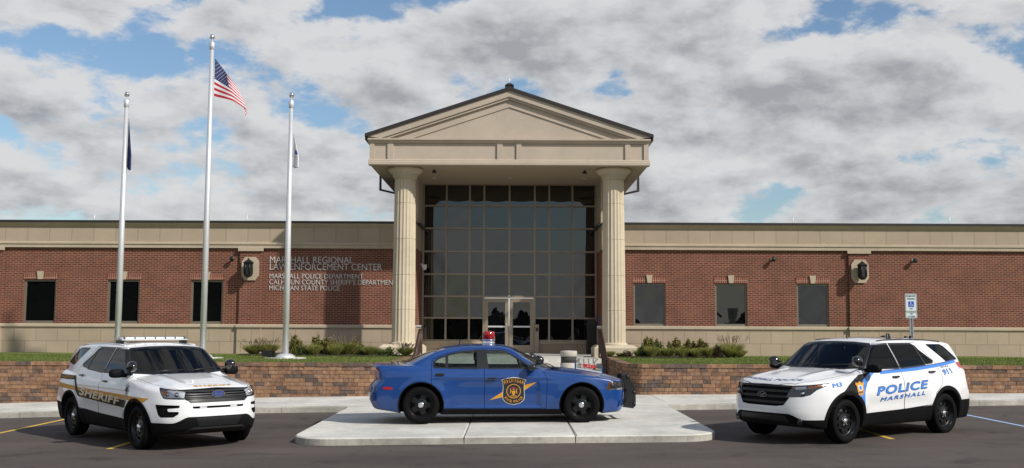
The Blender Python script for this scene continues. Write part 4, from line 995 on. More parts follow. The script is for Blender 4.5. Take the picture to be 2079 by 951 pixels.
SILVD = simple('silver_decal', (.25,.25,.26), .35, .3); CREAMD = simple('cream_decal', (.70,.64,.50), .4, coat=.3); NAVYS = simple('dark_slate_decal', (.022,.024,.036), .5, spec=.3)
def wheel(par, x, s, r, w, yo, kind):
    """s = side, yo = outer face of the tyre from the middle of the car"""
    mb = MB(); o = s; yc = s*(yo-w/2)
    T = [(r-.11,-w/2+.012), (r-.075,-w/2), (r-.03,-w/2+.004), (r-.006,-w/2+.03)]
    for k in range(5): q = -w/2+.035+(w-.07)*k/5; d = (w-.07)/5; T += [(r,q+.004), (r,q+d-.012), (r-.008,q+d-.009), (r-.008,q+d-.002)]
    T += [(r-.006,w/2-.03), (r-.03,w/2-.004), (r-.075,w/2), (r-.11,w/2-.012)]
    mb.lathe(T, (x,yc,r), 56, 'y', 0, True, False); W = mb.build('wheel', TYRE, par, world=False)
    rr = r-.108; mb = MB(); n = 80; rings = [.045,.085,.10,.118,.15,.178,.195,.215,rr-.02,rr-.006,rr,rr]
    dep = [.045,.045,.05,.058,.052,.05,.06,.075,.07,.02,.008,.055 if False else .0]
    dep[-1] = .16
    hole = 5 if kind == 'sedan' else 10
    vs = []
    for q, d in zip(rings, dep):
        for i in range(n): a = 2*PI*i/n; vs.append((x+q*math.cos(a), s*(yo-.012-d), r+q*math.sin(a)))
    fs = []
    for j in range(len(rings)-1):
        for i in range(n):
            ph = ((i+.5)/n*hole) % 1
            if kind == 'sedan' and j in (3,4,5) and abs(ph-.5) < (.20 if j == 3 else .26): continue
            if kind != 'sedan' and j in (4,5) and abs(ph-.5) < .25: continue
            q = (j*n+i, j*n+(i+1) % n, (j+1)*n+(i+1) % n, (j+1)*n+i); fs.append(q if s < 0 else q[::-1])
    mb.add(vs, fs, 0, True); mb.build('rim', RIMB, W, world=False)
    mb = MB(); prof = [(.062 if kind == 'sedan' else .055,.0), (.058,.02), (.042,.032), (.0001,.036)]
    y0 = s*(yo-.058); mb.lathe([(a, s*h) for a, h in prof], (x,y0,r), 24, 'y', 0, True, False)
    if s > 0: pass
    if kind != 'sedan':
        for k in range(5): a = 2*PI*k/5+.3; mb.lathe([(.012,0), (.012,s*.022), (.0001,s*.028)], (x+.072*math.cos(a),s*(yo-.066),r+.072*math.sin(a)), 8, 'y')
    mb.build('hub_cap', CHROME, W, world=False)
    mb = MB(); mb.lathe([(rr-.004,s*(yo-.15)), (rr-.004,s*(yo-.13)), (.0001,s*(yo-.13))], (x,0,r), 40, 'y', 0, False, False); mb.build('rim_backing', WELL, W, world=False)  # plain dark disc closing the rim openings, in the wheel well black
    return W
class Caster:
    def __init__(s, S): s.b = BVHTree.FromPolygons(S.V.tolist(), S.T.tolist())
    def side(s, sd, x, z, off):
        h = s.b.ray_cast(Vector((x, sd*3, z)), Vector((0, -sd, 0))); return (h[0]+h[1]*off) if h[0] is not None else Vector((x, sd*.9, z))
    def front(s, y, z, off):
        h = s.b.ray_cast(Vector((4, y, z)), Vector((-1, 0, 0))); return (h[0]+h[1]*off) if h[0] is not None else Vector((2.3, y, z))
    def top(s, x, y, off):
        h = s.b.ray_cast(Vector((x, y, 4)), Vector((0, 0, -1))); return (h[0]+h[1]*off) if h[0] is not None else Vector((x, y, 1))
def side_poly(K, sd, name, poly, mat, par, off):
    """flat polygon decal laid on the flank"""
    mb = MB(); mb.add([K.side(sd, x, z, off) for x, z in poly], [tuple(range(len(poly))) if sd < 0 else tuple(range(len(poly)))[::-1]]); return mb.build(name, mat, par, world=False)
def lift(fn, u, v):
    p = fn(u, v); n = (fn(u+.01, v)-p).cross(fn(u, v+.01)-p).normalized(); return n if n.dot(p-Vector((p.x, 0, .4))) > 0 else -n
def text_on(mb, fn, txt, w, h, bold=.0, shear=0., mi=0, space=1.):
    V, F = text_mesh(txt, w, h, bold, shear, 0., space); n = lift(fn, w/2, h/2); mb.add([fn(v[0], v[1])+n*v[2] for v in V], F, mi)
def text_part(name, fn, txt, w, h, mat, par, bold=0., shear=0., space=1.):
    mb = MB(); text_on(mb, fn, txt, w, h, bold, shear, 0, space); return mb.build(name, mat, par, world=False)
def cabin(par, xs_front, z_seat, ymax, x_dash, z_dash, x_rear, drv=1):
    """dash, wheel, seats"""
    mb = MB(); blob(mb, (x_dash,0,z_dash-.14), (.28,ymax,.15), 5); mb.build('dashboard', LINING, par, world=False)
    mb = MB(); cx, cz = x_dash-.36, z_dash+.02; n = 28
    ring = [(cx+.06*math.sin(2*PI*k/n)*-1, .37+.18*math.cos(2*PI*k/n), cz+.165*math.sin(2*PI*k/n)) for k in range(n+1)]
    mb.tube(ring, .016, 8); mb.tube([(cx,.37-.17,cz), (cx+.02,.37,cz), (cx,.37+.17,cz)], .018, 6); mb.tube([(cx+.02,.37,cz), (cx+.25,.37,cz-.12)], .03, 6); mb.build('steering_wheel', LINING, par, world=False)
    for s in (-1, 1):
        mb = MB(); blob(mb, (xs_front,s*.37,z_seat), (.27,.25,.10), 4); blob(mb, (xs_front-.33,s*.37,z_seat+.34), (.10,.24,.34), 4); blob(mb, (xs_front-.40,s*.37,z_seat+.70), (.055,.13,.09), 3.5); mb.build('front_seat', SEAT, par, world=False)
    mb = MB(); blob(mb, (x_rear,0,z_seat), (.25,ymax-.1,.10), 5); blob(mb, (x_rear-.30,0,z_seat+.26), (.10,ymax-.1,.30), 5); mb.build('rear_seat', SEAT, par, world=False)
    mb = MB(); mb.box(x_rear-.5, x_dash+.2, -ymax, ymax, z_seat-.16, z_seat-.13); mb.build('floor_pan', LINING, par, world=False)
def spotlight(par, c, d, s, mount, drop=.16):
    d = Vector(d).normalized(); mb = MB(); q = d.to_track_quat('Z', 'Y'); c = Vector(c)
    vs = MB(); vs.lathe([(.0001,-.115), (.045,-.105), (.075,-.07), (.088,-.02), (.092,.02), (.085,.03)], (0,0,0), 20, 'z', 0, True, False)
    mb.add([c+q @ Vector(p) for p in vs.v], vs.f, 0, True); mb.tube([c+q @ Vector((0,0,-.04)), c-Vector((0,0,.08)), Vector(mount)], .018, 8)
    o = mb.build('spotlight', GLOSSB, par, world=False)
    vs = MB(); vs.lathe([(.086,.026), (.0001,.036)], (0,0,0), 20, 'z', 0, True, False); mb = MB(); mb.add([c+q @ Vector(p) for p in vs.v], vs.f, 0, True); mb.build('lens', REFL, o, world=False)
# ------------------------------------------------------------------ the two utility vehicles
FAX = 1.43; WR = .365
_W = curve([(.15,.84), (.30,.915), (.45,.955), (.62,.985), (.80,.99), (.95,.975), (1.08,.948), (1.18,.925), (1.3,.88)], .035)
_B = curve([(.9,.98), (1.10,.932), (1.16,.912), (1.40,.828), (1.62,.735), (1.72,.68), (1.8,.63)], .03)
_xf = curve([(.1,2.20), (.24,2.30), (.36,2.385), (.50,2.425), (.62,2.42), (.80,2.395), (.96,2.345), (1.04,2.28), (1.1,2.2)], .03)
_xr = curve([(.15,-2.42), (.30,-2.50), (.45,-2.54), (.70,-2.55), (.78,-2.51), (.90,-2.47), (1.15,-2.42), (1.35,-2.33), (1.60,-2.16), (1.75,-2.05)], .03)
_hood = curve([(.6,1.245), (.95,1.215), (1.2,1.19), (1.6,1.145), (2.0,1.085), (2.2,1.045), (2.32,1.005), (2.45,.93)], .05)
_belt = curve([(-2.7,1.27), (-1.9,1.24), (-.5,1.17), (.6,1.15), (1.0,1.15)], .05)
_roof = curve([(-2.4,1.62), (-1.9,1.685), (-1.3,1.725), (-.6,1.74), (0,1.73), (.35,1.69), (.8,1.60)], .08)
def suv_raw(x, y, z):
    ay = np.sqrt(y*y+1e-6)
    pl = .20*np.clip((x-1.25)/1.15, 0, None)**2.4+.10*np.clip((-x-1.6)/.95, 0, None)**2.2
    # arches swell out a little, the doors are slightly hollow low down
    fl = .022*np.exp(-((np.hypot(np.abs(x)-FAX, z-WR)-.47)/.10)**2); hol = .018*np.exp(-((z-.62)/.10)**2)*sstep(.98,.75,np.abs(x))
    side = (ay-(_W(z)-pl+fl-hol))*.97
    cf = .46*(ay/.92)**4; sf = 1/np.sqrt(1+_xf.d(z)**2+(4*.46/.92*(ay/.92)**3)**2); front = (x-_xf(z)+cf)*sf
    cr = .26*(ay/.92)**4; rear = (_xr(z)+cr-x)/np.sqrt(1+_xr.d(z)**2+(4*.26/.92*(ay/.92)**3)**2)
    bulge = .018*np.exp(-((ay-.48)/.09)**2)*sstep(.9,1.3,x)*sstep(2.3,1.9,x)
    th = np.where(x > .9, _hood(x), _belt(x)*sstep(.95,.5,x)+_hood(x)*(1-sstep(.95,.5,x)))-.075*(ay/.85)**2.6*(x > -9)+bulge
    top = (z-th)/np.sqrt(1+_hood.d(x)**2+.02)
    low = smax(smax(side, smax(front, rear, .06), .07), top, .055); low = smax(low, .245+.10*sstep(1.9,2.4,x)-z, .05)
    plb = .12*np.clip((-x-1.1)/1.2, 0, None)**2
    cs = (ay-(_B(z)-plb))*.93
    ws = ((x-(1.06-.13*(ay/.75)**2))*.60+(z-1.20)*.80)-.0; rf = z-(_roof(x)-.055*(ay/.72)**2.5)
    cab = smax(smax(cs, smax(ws, rear, .03), .05), rf, .05); cab = smax(cab, .95-z, .02)
    return smin(low, cab, .025)
def suv_well(x, y, z):
    r = np.hypot(np.abs(x)-FAX, z-WR); return np.maximum(r-.43, .55-np.abs(y))
def suv_f(x, y, z): return np.maximum(suv_raw(x, y, z), -suv_well(x, y, z))
SUV0 = body_surface(suv_f, (-2.66,-1.08,.14), (2.56,1.08,1.86), .0215)
WIN_F = [(.80,1.215), (.74,1.29), (.43,1.565), (.36,1.60), (-.02,1.615), (-.135,1.215)]
WIN_R = [(-.195,1.215), (-.085,1.615), (-.70,1.615), (-.78,1.59), (-.93,1.255)]
WIN_T = [(-.965,1.27), (-.82,1.585), (-.90,1.50), (-1.20,1.31), (-1.17,1.285)]
WIN_Q = [(-1.20,1.605), (-1.66,1.60), (-1.78,1.56), (-2.12,1.335), (-1.74,1.295), (-1.66,1.305)]
DLO = [(-.135,1.19), (.86,1.185), (.90,1.20)]
DOOR_F = [(.99,.62), (.93,.47), (-.155,.50), (-.165,1.19), (-.10,1.64), (.36,1.64), (.47,1.60), (.93,1.20), (1.0,1.0)]
DOOR_R = [(-.165,.50), (-.99,.545), (-1.08,.75), (-1.27,.88), (-1.34,1.0), (-1.30,1.25), (-1.0,1.52), (-.86,1.64), (-.10,1.64), (-.165,1.19)]
def quarters(w_, root):
    for a in (-1, 1):
        h_ = w_.take(w_.V[:,0]*a) if a < 0 else w_
        l_ = h_.take(h_.V[:,1]); l_.obj('wheel_well', WELL, root); h_.obj('wheel_well', WELL, root)
def suv_common(root, S, sheriff):
    """takes the panels every one of these vehicles has; returns the uncut outer skin for lettering"""
    g = lambda f: f(S.V[:,0], S.V[:,1], S.V[:,2])
    w_ = S.take(g(lambda x, y, z: np.maximum(suv_well(x, y, z)-.004, np.where(np.abs(y) > .30, -1, 1))*1.0 if False else np.where(np.abs(suv_well(x, y, z)) < .003, suv_raw(x, y, z)+.004, .05)))
    quarters(w_, root)
    skin = S.copy()
    S.take(np.maximum(S.N[:,2]+.75, S.V[:,2]-.42)).obj('underbody', WELL, root)
    # glass
    parts = {}
    def near(N_, a, lo): return np.where(N_[:,a]*lo > .28, 0, 1)
    xa = 1
    ws_poly = [(-.845,1.245), (-.5,1.222), (0,1.212), (.5,1.222), (.845,1.245), (.80,1.31), (.685,1.585), (.64,1.615), (.35,1.638), (0,1.645), (-.35,1.638), (-.64,1.615), (-.685,1.585), (-.80,1.31)]
    sd = sdpoly(S.V[:,1], S.V[:,2], ws_poly); bad = np.where((S.V[:,0] > .15) & (S.N[:,0] > .30) & (S.V[:,2] > 1.15), -1, 1)
    S.take(np.maximum(sd, bad*.02)).obj('windscreen', G_WS, root, -.004)
    sd = sdpoly(S.V[:,1], S.V[:,2], ws_poly)-.028; bad = np.where((S.V[:,0] > .15) & (S.N[:,0] > .2) & (S.V[:,2] > 1.15), -1, 1)
    S.take(np.maximum(sd, bad*.02)).obj('windscreen_surround', SEAL, root, -.003)
    rw = [(-.70,1.22), (.70,1.22), (.60,1.56), (-.60,1.56)]
    S.take(np.maximum(sdpoly(S.V[:,1], S.V[:,2], rw), np.where((S.V[:,0] < -1.9) & (S.N[:,0] < -.3), -1, 1)*.02)).obj('rear_window', G_DARK, root, -.004)
    return skin
def suv(name, label, x, y, yaw, sheriff):
    root = thing(name, label, 'police car', (x, y, zg(x)), yaw)
    S = SUV0.copy(); skin = suv_common(root, S, sheriff); K = Caster(skin)
    gtint = [(WIN_F, G_MID if sheriff else G_DARK), (WIN_R, G_MID if sheriff else G_DARK), (WIN_T, G_MID if sheriff else G_DARK), (WIN_Q, G_MID if sheriff else G_DARK)]
    def sidecut(poly, s, grow=0.): return np.maximum(sdpoly(S.V[:,0], S.V[:,2], poly)-grow, np.where((S.V[:,1]*s > 0) & (S.N[:,1]*s > .22), -1, 1)*.02)
    def u_of(): return np.abs(S.V[:,1])+.9*(2.35-S.V[:,0])
    # black lower cladding and arch lips
    ax = np.abs(S.V[:,1]); X, Z = S.V[:,0], S.V[:,2]
    if sheriff: zfront = .47+.10*sstep(.74,.50,ax)
    else: zfront = .405+.095*sstep(.74,.50,ax)
    zl = np.where(X > 1.43, zfront, np.where(X < -1.43, .60, .50-.035*(X)))
    arch = np.hypot(np.abs(X)-FAX, Z-WR)-(.505 if not sheriff else .475)
    arch = np.where(np.abs(S.V[:,1]) > .5, arch, .1)
    S.take(np.minimum(Z-zl, arch)).obj('lower_cladding', TRIMB, root, .004)
    # lamps and grille at the nose
    def lampcut(p, poly): return p.copy().fine(lambda q: sdpoly(np.abs(q.V[:,1])+.9*(2.35-q.V[:,0]), q.V[:,2], poly))
    for s in (-1, 1):
        X, Y, Z = S.V.T; u = u_of(); front_ok = np.where((Y*s > 0) & (X > 1.55), -1, 1)*.02
        hp = [(.60,.845), (.60,.985), (1.05,1.02), (1.20,1.035), (1.12,.93), (1.06,.865), (.98,.85)] if sheriff else [(.44,.765), (.60,.955), (1.0,.975), (1.44,1.005), (1.30,.945), (1.12,.89), (.98,.81), (.80,.775)]
        p = S.take(np.maximum(sdpoly(u, Z, hp), front_ok)); q = p.copy()
        L = q.obj('headlight', REFL if sheriff else REFLD, root, -.022)
        up = np.abs(p.V[:,1])+.9*(2.35-p.V[:,0])
        if sheriff:
            am = lampcut(p, ([(1.0,.90), (1.0,.985), (1.13,1.0), (1.08,.91)])); am.obj('side_marker', AMBER, L, -.014)
            bz = lampcut(p, ([(.60,.845), (.60,.875), (1.0,.88), (1.08,.90), (1.06,.865)])); bz.obj('bezel', REFLD, L, -.014)
        else:
            am = lampcut(p, ([(.93,.90), (.93,.965), (1.25,.985), (1.22,.94)])); am.obj('indicator', AMBER, L, -.02)
            bz = lampcut(p, ([(1.26,.95), (1.27,.99), (1.42,1.0)])); bz.obj('reflector', REFL, L, -.02)
            bz = lampcut(p, ([(.66,.90), (.66,.95), (.90,.958), (.90,.91)])); bz.obj('reflector', REFL, L, -.02)
            am = lampcut(p, ([(.60,.92), (.60,.955), (.66,.957), (.66,.92)])); am.obj('indicator', AMBER, L, -.02)
        mb = MB()
        for yy, zz, rr in (((.66,.925,.045), (.77,.93,.04)) if sheriff else ((.70,.835,.048),)):
            c = K.front(s*yy, zz, -.035); mb.sphere((c.x-.01, c.y, c.z), rr, 16, 10)
        mb.build('projector', CHROME, L, world=False)
        p.obj('lens', LENS, L, .0)
    X, Y, Z = S.V.T; fok = np.where((S.N[:,0] > .3) & (X > 1.9), -1, 1)*.02
    if sheriff: gp_ = [(-.62,1.0), (0,1.022), (.62,1.0), (.60,.86), (.50,.79), (-.50,.79), (-.60,.86)]
    else: gp_ = [(-.625,.955), (0,.968), (.625,.955), (.60,.86), (.44,.635), (.30,.615), (-.30,.615), (-.44,.635), (-.60,.86)]
    p = S.take(np.maximum(sdpoly(Y, Z, gp_), fok)); gr = p.copy().obj('grille', TRIMB, root, -.05)
    bands = ((.965,.995), (.925,.945), (.885,.905), (.86,.872)) if sheriff else ((.93,.96), (.845,.885), (.755,.795), (.66,.70))
    for a, c in bands:
        b_ = p.copy().fine(lambda q: np.maximum(q.V[:,2]-c, a-q.V[:,2])); b_.obj('grille_bar', simple('satin_black_bar', (.016,.016,.017) if not sheriff else (.03,.031,.033), .38, 0, 0, .3), gr, -.008)
    if sheriff:
        lw = p.copy(); lw = lw.take(lw.V[:,2]-.862); lw.obj('grille_mesh', BLACK, gr, -.03)
        for s in (-1, 1):
            q = p.copy().fine(lambda q: sdpoly(q.V[:,1]*s, q.V[:,2], [(.50,.795), (.60,.86), (.60,.84), (.53,.79)])-.012); q.obj('chrome_corner', REFL, gr, -.003)
    # round-cornered oval badge
    mb = MB(); zb = .925 if sheriff else .795
    def oval(a, b_, off, mi): n = 32; c = K.front(0, zb, 0).x; mb.add([(c+off, a*math.cos(2*PI*k/n), zb+b_*math.sin(2*PI*k/n)) for k in range(n)], [tuple(range(n))], mi)
    bx = 1. if sheriff else .82; oval(.118*bx, .054*bx, .010, 0); oval(.106*bx, .044*bx, .0125, 1); c0 = K.front(0, zb, 0).x
    text_on(mb, lambda u, v: Vector((c0+.0145, u-.07*bx, zb-.026*bx+v)), 'Ford', .14*bx, .052*bx, .01, .35, 0); mb.build('oval_badge', [CHROME, NAVYD if sheriff else BLACKD], gr, world=False)
    # bumper openings
    def nose_cut(nm, poly, mat, off):
        X, Y, Z = S.V.T; fk = np.where((S.N[:,0] > .2) & (X > 1.6), -1, 1)*.02; return S.take(np.maximum(sdpoly(Y, Z, poly), fk)).obj(nm, mat, root, off)
    if sheriff:
        sl_p = nose_cut('bumper_slot', [(-.46,.735), (.46,.735), (.44,.70), (-.44,.70)], TRIMB, -.03)
        for s in (-1, 1): mb = MB(); c = K.front(s*.27, .717, -.02); mb.box(c.x-.03, c.x+.012, c.y-.06, c.y+.06, .702, .732); mb.build('slot_light', PLATE, sl_p, world=False)
        for s in (-1, 1):
            X, Y, Z = S.V.T; u = u_of(); fk = np.where((Y*s > 0) & (X > 1.5), -1, 1)*.02
            C1 = sdpoly(u, Z, [(.68,.755), (1.24,.765), (1.16,.60), (1.10,.56), (.80,.565), (.69,.62), (.69,.655), (.92,.655), (.95,.70), (.68,.715)])
            S.take(np.maximum(C1, fk)).obj('fog_lamp_recess', TRIMB, root, -.03)
        q = skin.copy().fine(lambda q: np.maximum(sdpoly(q.V[:,1], q.V[:,2], [(-.40,.555), (.40,.555), (.34,.415), (-.34,.415)]), np.where(q.N[:,0] > .3, -1, 1)*.06)); q.obj('lower_grille', BLACK, root, .007)
        q = skin.copy().fine(lambda q: np.maximum(sdpoly(q.V[:,1], q.V[:,2], [(-.52,.36), (-.42,.40), (.42,.40), (.52,.36), (.54,.335), (.44,.372), (-.44,.372), (-.54,.335)]), np.where(q.N[:,0] > .2, -1, 1)*.06)); q.obj('skid_strip', simple('grey_skid', (.05,.052,.055), .4, .4), root, .012)
    else:
        q = skin.copy().fine(lambda q: np.maximum(sdpoly(q.V[:,1], q.V[:,2], [(-.46,.475), (.46,.475), (.52,.36), (.40,.32), (-.40,.32), (-.52,.36)]), np.where(q.N[:,0] > .3, -1, 1)*.06)); q.obj('lower_grille', BLACK, root, .007)
        for s in (-1, 1): mb = MB(); c = K.front(s*.66, .375, .0); mb.lathe([(.05,-.02), (.055,.015), (.04,.02)], c, 16, 'x'); mb.build('fog_lamp', GLOSSB, root, world=False)
    # rear lamps
    for s in (-1, 1):
        S.take(sidecut([(-2.02,1.27), (-2.12,1.145), (-2.5,1.05), (-2.7,1.05), (-2.7,1.28)], s)).obj('tail_light', REDL, root, .003)
    # bonnet shut line
    HD = [(1.02,-.80), (1.6,-.805), (2.02,-.74), (2.24,-.58), (2.33,-.3), (2.345,0), (2.33,.3), (2.24,.58), (2.02,.74), (1.6,.805), (1.02,.80)]
    Hp, Hg = S.panel(lambda q: sdpoly(q.V[:,0], q.V[:,1], HD), lambda q: np.where((q.N[:,2] > .36) & (q.V[:,0] > .9) & (q.V[:,2] < 1.27), -1, 1)*.02)
    Hp.obj('bonnet', [WHITEP, LINING], root, 0, .02); Hg.obj('panel_gap', GAP, root, -.012)
    pcols = {}
    for s in (-1, 1):
        for nm, poly, tint in (('front', WIN_F, gtint[0][1]), ('rear', WIN_R, gtint[1][1]), ('t', WIN_T, gtint[2][1]), ('q', WIN_Q, gtint[3][1])):
            S.take(sidecut(poly, s)).obj('quarter_window' if nm in 'tq' else 'side_window', tint, root, -.006)
        for poly, gw_ in ((WIN_F, .022), (WIN_R, .026), (WIN_T, .02), (WIN_Q, .012)): S.take(sidecut(poly, s, gw_)).obj('window_seal', SEAL, root, -.001)
        # mirror sail and A pillar base
        S.take(sidecut([(.80,1.195), (.93,1.20), (.74,1.33)], s, .012)).obj('mirror_sail', SEAL, root, 0)
        for poly, hx, hz in ((DOOR_F, .05, 1.065), (DOOR_R, -1.06, 1.125)):
            D, gp2 = S.panel(lambda q: sdpoly(q.V[:,0], q.V[:,2], poly), lambda q: np.where((q.V[:,1]*s > .3) & (q.N[:,1]*s > .22), -1, 1)*.02)
            D = D.obj('door', [WHITEP, LINING], root, 0, .02); gp2.obj('panel_gap', GAP, root, -.012)
            mb = MB(); c = K.side(s, hx, hz, .0); blob(mb, (hx, c.y+s*.030, hz), (.095,.014,.017), 3, 16, 8); blob(mb, (hx+.075, c.y+s*.012, hz), (.014,.022,.015), 3, 10, 6); blob(mb, (hx-.075, c.y+s*.012, hz), (.014,.022,.015), 3, 10, 6); mb.build('door_handle', GLOSSB, D, world=False)
    S.obj('body', [WHITEP, LINING], root, 0, .02)
    for xx in (FAX, -FAX):
        for s in (-1, 1): wheel(root, xx, s, WR, .245, .965, 'suv')
    cabin(root, .15, .72, .76, .92, 1.16, -.75)
    for s in (-1, 1):
        mb = MB(); blob(mb, (.80,s*1.06,1.225), (.075,.125,.075), 3.2); mb.tube([(.84,s*.90,1.19), (.80,s*1.0,1.19)], .035, 8); M_ = mb.build('door_mirror', TRIMB, root, world=False)
        mb = MB(); mb.box(.724,.728, s*.97, s*1.15, 1.175, 1.275); mb.build('mirror_glass', CHROME, M_, world=False)
    for s in (-1, 1):
        spotlight(root, (1.04,s*.90,1.345) if s*(1 if not sheriff else -1) > 0 or sheriff else (1.04,s*.88,1.30), (-.9,-s*.15,-.1), s, (.86,s*.86,1.25))
    # wipers
    mb = MB(); mb.tube([(1.03,.10,1.245), (1.0,.40,1.275), (.94,.72,1.29)], .010, 6); mb.build('wiper', BLACK, root, world=False); mb = MB(); mb.tube([(1.05,-.55,1.245), (1.035,-.25,1.265), (1.03,.05,1.265)], .010, 6); mb.build('wiper', BLACK, root, world=False)
    for s in (-1, 1):
        mb = MB(); pts = [(xq, s*.655, K.top(xq, s*.655, .008).z) for xq in np.linspace(.15,-1.75,9)]; mb.tube(pts, .012, 6); mb.build('roof_rail', GAP if not sheriff else WHITEP, root, world=False)
    return root, skin, K
def flank(K, sd, x0, z0, off, slope=0.):
    """map (u,v) of a text to the flank; u runs to the viewer's right"""
    d = 1 if sd < 0 else -1
    return lambda u, v: K.side(sd, x0+d*u, z0+v+slope*u, off)
# ---- the white police vehicle, right
root, skin, K = suv('police_suv', 'white police SUV with blue lettering and black swoosh parked on the right', 6.183, 18.70, 3.7546, False)
def on_skin(root, skin, sd, name, poly, mat, off, grow=0.):
    return skin_cut(root, skin, sd, name, lambda q: sdpoly(q.V[:,0], q.V[:,2], poly)-grow, mat, off)
def skin_cut(root, skin, sd, name, sdf, mat, off):
    return skin.copy().fine(lambda q: np.maximum(sdf(q), np.where((q.V[:,1]*sd > 0) & (q.N[:,1]*sd > .22), -1, 1)*.06)).obj(name, mat, root, off)
for sd in (1, -1):
    on_skin(root, skin, sd, 'black_swoosh', [(1.17,.80), (1.30,.84), (1.43,.85), (1.58,.83), (1.36,.975), (1.20,1.06), (1.04,1.115), (.80,1.15), (.60,1.155), (.74,1.09), (.90,1.0), (1.0,.90), (1.07,.78), (1.17,.84)], BLACKD, .0032)
    on_skin(root, skin, sd, 'blue_swoosh', [(.60,1.155), (.66,1.12), (.80,1.05), (.90,.96), (.97,.82), (.99,.62), (1.03,.68), (1.14,.80), (1.07,.93), (.99,1.03), (.86,1.10), (.74,1.145)], BLUED, .0040)
    on_skin(root, skin, sd, 'blue_stripe', [(.45,1.16), (-.6,1.205), (-1.3,1.252), (-2.02,1.315), (-2.01,1.268), (-1.3,1.202), (-.6,1.153), (.45,1.115)], BLUED, .0034)
    on_skin(root, skin, sd, 'navy_stripe', [(.45,1.158), (.45,1.172), (-.6,1.217), (-1.3,1.265), (-2.03,1.330), (-2.02,1.312), (-1.3,1.250), (-.6,1.203)], NAVYD, .0044)
    on_skin(root, skin, sd, 'gold_badge', [(1.205,1.0), (1.21,.965), (1.18,.93), (1.185,.84), (1.16,.81), (1.09,.775), (1.02,.81), (.995,.84), (1.0,.93), (.975,.965), (.98,1.0), (1.03,.985), (1.09,1.015), (1.15,.985)], GOLDD, .0065)
    fw = (lambda xa, za, off: (lambda u, v: K.side(sd, (xa-u) if sd > 0 else (xa-1.0+u if False else xa-u), za+v, off)))
    def lay(txt, xl, xr, zl_, zr, h, mat, off, bold, shear, nm, space=1.):
        """xl = reading start, xr = reading end (x on the car)"""
        if sd < 0: xl, xr, zl_, zr = xr, xl, zr, zl_
        L = abs(xr-xl); d = 1 if xr > xl else -1
        return text_part(nm, lambda u, v: K.side(sd, xl+d*u, zl_+(zr-zl_)*u/L+v, off), txt, L, h, mat, root, bold, shear, space)
    lay('POLICE', .655, -.875, .757, .838, .152, NAVYD, .005, .045, .22, 'police_lettering', 1.12); lay('POLICE', .645, -.862, .768, .848, .128, BLUED, .0065, .022, .22, 'police_lettering', 1.12)
    lay('MARSHALL', .545, -.76, .655, .727, .068, NAVYD, .005, .03, .22, 'town_lettering', 1.3); lay('MARSHALL', .538, -.752, .660, .732, .055, BLUED, .0062, .016, .22, 'town_lettering', 1.3)
    lay('911', -1.405, -1.715, 1.055, 1.085, .095, NAVYD, .005, .045, .1, 'emergency_number'); lay('911', -1.41, -1.705, 1.063, 1.093, .078, BLUED, .0062, .02, .1, 'emergency_number'); lay('DIAL', -1.405, -1.69, 1.178, 1.203, .032, NAVYD, .005, .02, .1, 'emergency_number', 1.4)
    lay('M3', 1.76, 1.55, .925, .945, .07, BLUED, .005, .03, 0, 'unit_number')
    q = [(1.155,.955), (1.03,.955), (1.035,.875), (1.09,.85), (1.15,.875)]; on_skin(root, skin, sd, 'badge_centre', q, CREAMD, .0085)
    lay('POLICE', 1.155, 1.035, .815, .82, .03, NAVYD, .0095, .03, 0, 'badge_text')
    skin_cut(root, skin, sd, 'badge_seal', lambda q: np.hypot(q.V[:,0]-1.092, q.V[:,2]-.905)-.034, BLUED, .0098)
hoodfn = lambda y0, x0, sl_: (lambda u, v: K.top(x0-sl_*abs(y0+u)**2.2-v, y0+u, .004))
text_part('bonnet_lettering', hoodfn(-.60, 2.265, .42), 'MARSHALL POLICE', 1.20, .085, NAVYD, root, .03, .15, 1.15)
def antenna(root, K, x, y, h, r=.018, fin=False):
    z = K.top(x, y, 0).z; mb = MB(); mb.lathe([(r*1.3,0), (r*1.25,.012), (r,.02), (r*.9,h), (.001,h+.008)], (x, y, z-.003), 12)
    if fin: mb.prism([(x-.10,z), (x+.02,z), (x-.02,z+h), (x-.06,z+h*.9)], y-.012, y+.012, 'y')
    mb.build('antenna', BLACK, root, world=False)
antenna(root, K, .02, -.05, .05); antenna(root, K, -.35, .52, .10, .018, True); antenna(root, K, -1.0, .0, .03, .05); antenna(root, K, -1.55, .20, .05, .035); antenna(root, K, -1.62, .05, .045, .035)
